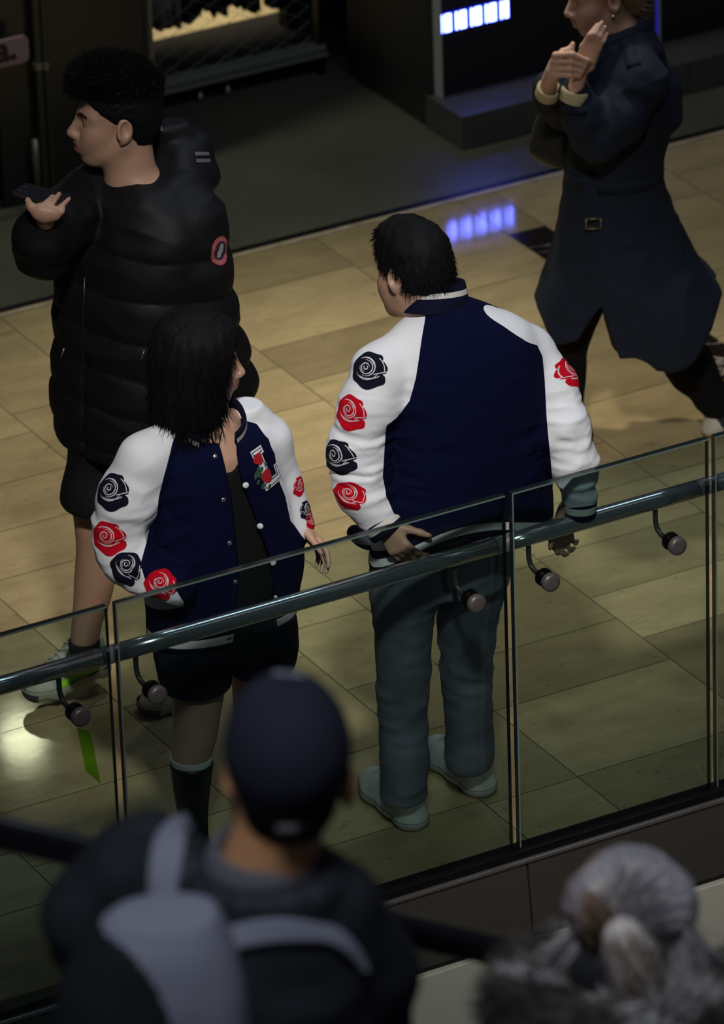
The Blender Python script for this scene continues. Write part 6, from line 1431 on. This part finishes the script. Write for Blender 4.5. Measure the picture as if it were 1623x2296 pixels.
    # jacket with stand collar, grey hood of a jumper at the neck
    jm = mat('black_jacket', (0.0085, 0.0095, 0.012, 1), 0.7, spec=0.3, bump=(300, 0.2, 0.001)); K = SDF((-0.5, -0.35, 0.65), (0.5, 0.45, 1.75), 0.0065)
    K.loft(rows, 0, 0.02, e=2.2); K.chain(aL, [.080, .088, .080, .066, .05], 0.03); K.chain(aR, [.072, .080, .07, .055], 0.03)
    K.chain([J(340, 1880, 0.14), J(300, 1930, 0.14), J(240, 2010, 0.12)], [.045, .06, .07], 0.03)
    nk = J(600, 1975, 0.0); K.chain([nk + np.array([0.105 * math.cos(t), 0.088 * math.sin(t), 0.0]) for t in np.linspace(0, 6.283, 17)], [0.026] * 17, 0.012)
    K.ell(nk + np.array([0, 0, 0.03]), (0.078, 0.066, 0.06), None, 0.01, 's')
    K.cut(lambda X, Y, Z: rows[-1][0] + 0.06 - Z + 0 * X + 0 * Y if False else 0.80 - Z + 0 * X + 0 * Y, 0.02)
    V, Q = K.mesh(1); V = folds(V, Q, 0.007, (7, 7, 12), 5, mask=0.8 + 0 * V[:, 0]); jk = obj('jacket', V, Q, jm, root); js = Skin(V, Q)
    hm = mat('grey_jersey', (0.085, 0.08, 0.085, 1), 0.95, bump=(300, 0.3, 0.001))
    ring('jumper_collar', nk + np.array([-0.005, 0.01, 0.012]), (0.06, -0.10, 1), [(-0.02, 0.094, 0), (0.02, 0.090, 0), (0.048, 0.079, 0), (0.052, 0.074, 0), (0.046, 0.068, 0), (-0.02, 0.070, 0)], [hm], root, side=(1, 0, 0), sx=1.05)
    # trousers, shoes
    S = SDF((-0.4, -0.3, 0.06), (0.4, 0.35, 1.05), 0.007)
    for q in (-1, 1): S.chain([np.array([q * 0.10 + hip[1], 0, 0.92]), np.array([q * 0.11 + hip[1], 0.03, 0.50]), np.array([q * 0.11 + hip[1], 0.0, 0.12])], [.105, .075, .058], 0.04)
    V, Q = S.mesh(1); obj('trousers', V, Q, mat('dark_trousers', (0.01, 0.01, 0.012, 1), 0.9), root)
    for q in (-1, 1):
        F = SDF((q * 0.11 + hip[1] - 0.12, -0.2, -0.01), (q * 0.11 + hip[1] + 0.12, 0.32, 0.2), 0.006); h_ = np.array([q * 0.11 + hip[1], -0.07, 0.0]); shoe(F, h_, h_ + np.array([0.01, 0.27, 0]), (0, 0, 1), 0.05, 0.075); F.cut(lambda X, Y, Z: -Z + 0 * X + 0 * Y, 0.003)
        V, Q = F.mesh(1); obj('shoe', V, Q, mat('black_shoe', (0.01, 0.01, 0.01, 1), 0.5), root)
    # the rucksack: a grey yoke over a rounded black bag, grey straps on both shoulders
    gy_ = mat('grey_canvas', (0.17, 0.172, 0.20, 1), 0.9, bump=(350, 0.3, 0.001)); bk = mat('black_canvas', (0.008, 0.0085, 0.010, 1), 0.85, spec=0.2, bump=(350, 0.3, 0.001))
    o0 = J(370, 2200, -0.28); bag = empty('rucksack', fr.Wd(o0), YAW, label='grey and black rucksack on the back of the man in the cap', cat='bag')
    S = SDF((-0.40, -0.52, 0.80), (0.30, -0.02, 1.60), 0.006)
    S.loft([(J(x, y, -0.22)[2], J(x, y, -0.22)[0], -0.215, a, b) for x, y, a, b in ((385, 2000, .030, .03), (372, 2040, .068, .05), (358, 2100, .105, .085), (345, 2180, .135, .105), (345, 2300, .150, .115), (350, 2450, .152, .115), (352, 2560, .14, .10))], 0, 0.02, e=2.4, endk=0.04)
    V, Q = S.mesh(1); V = folds(V, Q, 0.006, (6, 6, 6), 3)
    ed = ang([(150, 2140), (210, 2132), (255, 2134), (300, 2146), (345, 2190), (375, 2250), (392, 2300), (400, 2500)], J, -0.30)
    zE = np.array([J(x, y, -0.30)[2] for x, y in ((130, 2160), (210, 2132), (255, 2134), (300, 2150), (345, 2195), (375, 2250), (395, 2310), (410, 2520))]); uE = np.array([J(x, y, -0.30)[0] for x, y in ((130, 2160), (210, 2132), (255, 2134), (300, 2150), (345, 2195), (375, 2250), (395, 2310), (410, 2520))])
    g = lambda P: P[:, 2] - np.interp(P[:, 0], uE, zE); V = snap(V, Q, g); top = g(V)[Q].mean(1) > 0
    v, q = sub(V, Q, top); obj('yoke_panel', v - o0, q, gy_, bag); v, q = sub(V, Q, ~top); N = normals(v, q); obj('bag_body', v - o0, q, bk, bag)
    bs_ = Skin(V, Q)
    def laid(name, pts, wid, w0, m):
        VV = []; pts = np.array(pts, float); t = np.linspace(0, len(pts) - 1, 26); P = np.stack([spl(t, range(len(pts)), pts[:, k]) for k in (0, 1)], 1); W = np.interp(t, range(len(pts)), wid); T = np.gradient(P, axis=0); T /= np.linalg.norm(T, axis=1)[:, None]
        last = None
        for (x, y), (tx, ty), w_ in zip(P, T, W):
            for s_ in (-1, -0.5, 0, 0.5, 1):
                xx, yy = x - ty * w_ * s_, y + tx * w_ * s_; h, n = js.hit(J(xx, yy, -0.8), J(xx, yy, 0.5) - J(xx, yy, -0.8), 2)
                p = np.array(h) + np.array(n) * 0.012 if h else (last if last is not None else J(xx, yy, w0)); last = p; VV.append(p)
        VV = np.array(VV); n5 = 5; FF = np.array([(i * n5 + j, i * n5 + j + 1, (i + 1) * n5 + j + 1, (i + 1) * n5 + j) for i in range(len(t) - 1) for j in range(n5 - 1)])
        for _ in range(3): VV = relax(VV, FF, 0.35)
        N = normals(VV, FF); N *= np.sign((N * np.array([0, -0.8, 0.5])).sum(1).mean()) or 1; k = len(VV); B2 = VV - N * 0.014
        F2 = [tuple(f) for f in FF] + [tuple(k + i for i in f[::-1]) for f in FF]; nr = len(t)
        for i in range(nr - 1): F2 += [(i * n5, (i + 1) * n5, k + (i + 1) * n5, k + i * n5), (i * n5 + 4, k + i * n5 + 4, k + (i + 1) * n5 + 4, (i + 1) * n5 + 4)]
        obj(name, np.concatenate([VV, B2]) - o0, F2, m, bag)
    laid('shoulder_strap', [(402, 1850), (393, 1868), (382, 1900), (374, 1950), (372, 2000), (368, 2035)], [26, 34, 42, 42, 42, 40], 0.0, gy_)
    laid('back_band', [(480, 2122), (540, 2098), (610, 2086), (680, 2086), (740, 2096), (785, 2130), (815, 2180)], [34, 36, 34, 30, 26, 18, 6], -0.1, gy_)
    laid('lower_strap', [(470, 2090), (478, 2160), (470, 2230), (440, 2310)], [40, 44, 46, 50], -0.15, gy_)
    return root
CAPMAN = build_cap_man()

# ------------------------------------------------------------------ the grey-haired woman with the fur hood
def build_grey():
    hp = at(1410, 2060, -4.45); zt = STEP0[1] - 3 * RISE + 0.004; G = np.array([hp[0] + 0.02, -4.45, zt]); fr = Frame(G); J = fr.J
    hd = Head(J(1412, 2075, 0.0), (0.05, 0.99, -0.05), (0, 0, 1), 1.0, True)
    T = [(2170, 1330, 1500, .09), (2210, 1250, 1570, .13), (2260, 1200, 1620, .155), (2330, 1175, 1650, .165), (2450, 1170, 1655, .165), (2650, 1180, 1650, .165), (2800, 1190, 1640, .16)]
    rows = []
    for y, xl, xr, b in T: l, r = J(xl, y, 0), J(xr, y, 0); rows.append((l[2], (l[0] + r[0]) / 2, 0, (r[0] - l[0]) / 2, b))
    F = SDF((-0.45, -0.35, 0.0), (0.45, 0.35, 1.85), 0.006); neck = J(1412, 2180, 0); hd.add(F, neck, 0.05)
    F.loft([(z, u, w, a * 0.72, b * 0.72) for z, u, w, a, b in rows], 0, 0.03); u0 = rows[-1][1]
    for q in (-1, 1):
        F.chain([np.array([q * 0.09 + u0, 0, 0.80]), np.array([q * 0.10 + u0, 0.02, 0.45]), np.array([q * 0.10 + u0, 0, 0.06]), np.array([q * 0.10 + u0, 0.11, 0.035])], [.07, .05, .035, .028], 0.03)
        a = [np.array([q * 0.17 + u0, 0, 1.20]), np.array([q * 0.22 + u0, 0.0, 0.95]), np.array([q * 0.20 + u0, 0.12, 0.75])]; F.chain(a, [.045, .038, .028], 0.03); hand(F, a[-1], (0, 0.4, -0.9), (-q, 0.2, 0), (0, 1, 0), (25, 30, 20), 0.85)
    V, Q = F.mesh(1); root = person('person', V, Q, [SKIN2], None, G, 'grey haired woman seen from behind with hair clipped up and fur hood')
    B, c0 = hd.B, hd.c; gh = mat('silver_hair', (0.27, 0.245, 0.26, 1), 0.45); gl_ = mat('pale_hair', (0.60, 0.52, 0.44, 1), 0.45); br = mat('tawny_hair', (0.24, 0.15, 0.09, 1), 0.5); dkh = mat('dark_hair', (0.010, 0.010, 0.012, 1), 0.55)
    H = SDF(c0 - 0.32, c0 + 0.26, 0.005)
    H.ell(hd.P(-0.010, 0, 0.052), (0.112, 0.100, 0.094), B, 0.01); H.ell(J(1345, 2030, -0.06), (0.062, 0.060, 0.062), None, 0.04); H.ell(J(1470, 2030, -0.05), (0.072, 0.065, 0.065), None, 0.04)
    clip = J(1386, 2056, -0.125)
    V, Q = H.mesh(1); V = folds(V, Q, 0.004, (30, 12, 30), 3); hair = obj('hair', V, Q, gh, root)
    N = normals(V, Q); rg = np.random.default_rng(9); pick = rg.choice(len(V), 3600); tow = clip - V[pick]; fm = np.where(V[pick][:, 0] < clip[0] - 0.01, np.where(V[pick][:, 2] < clip[2] + 0.04, 2, 1), np.where(rg.random(3600) < 0.35, 1, 0))
    L = np.clip(np.linalg.norm(tow, axis=1), 0.03, 0.12)
    fuzz('combed_strands', V[pick], tow + N[pick] * 0.35 * L[:, None], L, 0.0022, [gh, gl_, br], hair, 3, 0.18, 4, fm=fm)
    b = MB(); b.tube([clip + np.array([-0.022, -0.004, -0.002]), clip + np.array([0, -0.014, 0.003]), clip + np.array([0.022, -0.004, 0.004])], 0.006, 10); b.tube([clip + np.array([-0.018, -0.012, 0.008]), clip + np.array([0.018, -0.012, 0.012])], 0.0035, 8); b.build('hair_clip', mat('clip_dark', (0.05, 0.035, 0.025, 1), 0.35), root, smooth=True)
    D = SDF(c0 - 0.35, c0 + 0.2, 0.006)                                                    # the dark hair underneath
    D.loft([(J(x, y, -0.02)[2], J(x, y, -0.02)[0], -0.03, a, b_) for x, y, a, b_ in ((1400, 2075, .085, .075), (1385, 2120, .105, .090), (1380, 2180, .115, .095), (1385, 2240, .115, .095), (1400, 2290, .11, .09))], 0, 0.02, endk=0.03)
    V, Q = D.mesh(1); V = folds(V, Q, 0.005, (25, 25, 5), 3); obj('dark_underhair', V, Q, dkh, root)
    P_ = SDF(c0 - 0.35, c0 + 0.2, 0.004); pt = [clip + np.array([0.004, -0.012, -0.004]), J(1398, 2100, -0.165), J(1418, 2150, -0.165), J(1430, 2195, -0.155), J(1418, 2232, -0.145)]; P_.chain(pt, [.012, .030, .032, .024, .008], 0.02)
    V, Q = P_.mesh(1); V = folds(V, Q, 0.004, (40, 40, 8), 3); pony = obj('ponytail', V, Q, gl_, root); N = normals(V, Q); pick = rg.choice(len(V), 1500); k = np.argmin(np.linalg.norm(V[pick][:, None] - np.array(pt)[None, :-1], axis=2), axis=1); dr = np.array([pt[i + 1] - pt[i] for i in range(4)])[k]
    fuzz('ponytail_strands', V[pick], dr / np.linalg.norm(dr, axis=1)[:, None] + N[pick] * 0.15, 0.06, 0.0014, [gl_, br], pony, 4, 0.2, 4, fm=(rg.random(1500) < 0.45).astype(int))
    R_, Dd, ff = [], [], []
    for i in range(900):
        x = rg.uniform(1480, 1535); y = rg.uniform(2030, 2110); R_.append(J(x, y, rg.uniform(-0.10, 0.0))); Dd.append((rg.normal(0.28, 0.1), rg.normal(-0.08, 0.05), -1)); ff.append(int(rg.random() < 0.3))
    for i in range(260):
        x = rg.uniform(1290, 1325); y = rg.uniform(2060, 2110); R_.append(J(x, y, rg.uniform(-0.08, 0.0))); Dd.append((rg.normal(-0.75, 0.2), rg.normal(-0.05, 0.05), -1)); ff.append(int(rg.random() < 0.5))
    fuzz('loose_strands', np.array(R_), np.array(Dd), 0.19, 0.0017, [gh, gl_], hair, 5, 0.35, 6, fm=ff)
    cm = mat('dark_parka', (0.012, 0.012, 0.014, 1), 0.85); C = SDF((-0.45, -0.35, 0.35), (0.45, 0.35, 1.45), 0.008); C.loft(rows, 0, 0.02, e=2.2)
    for q in (-1, 1): C.chain([np.array([q * 0.17 + u0, 0, 1.20]), np.array([q * 0.23 + u0, 0.0, 0.95]), np.array([q * 0.21 + u0, 0.10, 0.80])], [.075, .068, .055], 0.03)
    C.cut(lambda X, Y, Z: 0.45 - Z + 0 * X + 0 * Y, 0.02); V, Q = C.mesh(1); park = obj('parka', V, Q, cm, root)
    fh = [J(1270, 2150, 0.05), J(1205, 2200, -0.05), J(1180, 2270, -0.14), J(1250, 2320, -0.19), J(1350, 2318, -0.21), J(1450, 2305, -0.21), J(1550, 2290, -0.18), J(1610, 2240, -0.08), J(1600, 2190, 0.04)]
    FS = SDF((-0.5, -0.45, 0.8), (0.5, 0.3, 1.6), 0.007); FS.chain(fh, [.040, .052, .058, .055, .05, .05, .05, .045, .04], 0.03); V, Q = FS.mesh(1); fb = mat('fur_base', (0.035, 0.030, 0.025, 1), 0.95); V = folds(V, Q, 0.01, (22, 22, 22), 5); hood = obj('fur_hood', V, Q, fb, root)
    N = normals(V, Q); pick = rg.choice(len(V), 9000); cl_ = vnoise(V[pick] * 16, 4); fm = np.where(cl_ > 0.25, 1, np.where(cl_ < -0.25, 0, 2)); sw = np.stack([vnoise(V[pick] * 9, s_) for s_ in (5, 6, 7)], 1)
    fuzz('fur', V[pick], N[pick] * 0.8 + sw * 1.1 + np.array([0, 0, -0.25]), 0.045, 0.0013, [fb, mat('fur_pale', (0.50, 0.47, 0.43, 1), 0.7), mat('fur_brown', (0.12, 0.095, 0.07, 1), 0.8)], hood, 6, 0.35, 4, fm=fm)
    S = SDF((-0.35, -0.2, 0.06), (0.35, 0.25, 0.85), 0.008)
    for q in (-1, 1): S.chain([np.array([q * 0.09 + u0, 0, 0.78]), np.array([q * 0.10 + u0, 0.02, 0.45]), np.array([q * 0.10 + u0, 0, 0.11])], [.09, .065, .05], 0.03)
    V, Q = S.mesh(1); obj('trousers', V, Q, mat('dark_trousers', (0.01, 0.01, 0.012, 1), 0.9), root)
    for q in (-1, 1):
        F = SDF((q * 0.10 + u0 - 0.11, -0.2, -0.01), (q * 0.10 + u0 + 0.11, 0.3, 0.2), 0.006); h_ = np.array([q * 0.10 + u0, -0.06, 0.0]); shoe(F, h_, h_ + np.array([0.0, 0.23, 0]), (0, 0, 1), 0.043, 0.065); F.cut(lambda X, Y, Z: -Z + 0 * X + 0 * Y, 0.003)
        V, Q = F.mesh(1); obj('shoe', V, Q, mat('black_shoe', (0.01, 0.01, 0.01, 1), 0.5), root)
    return root
GREY = build_grey()
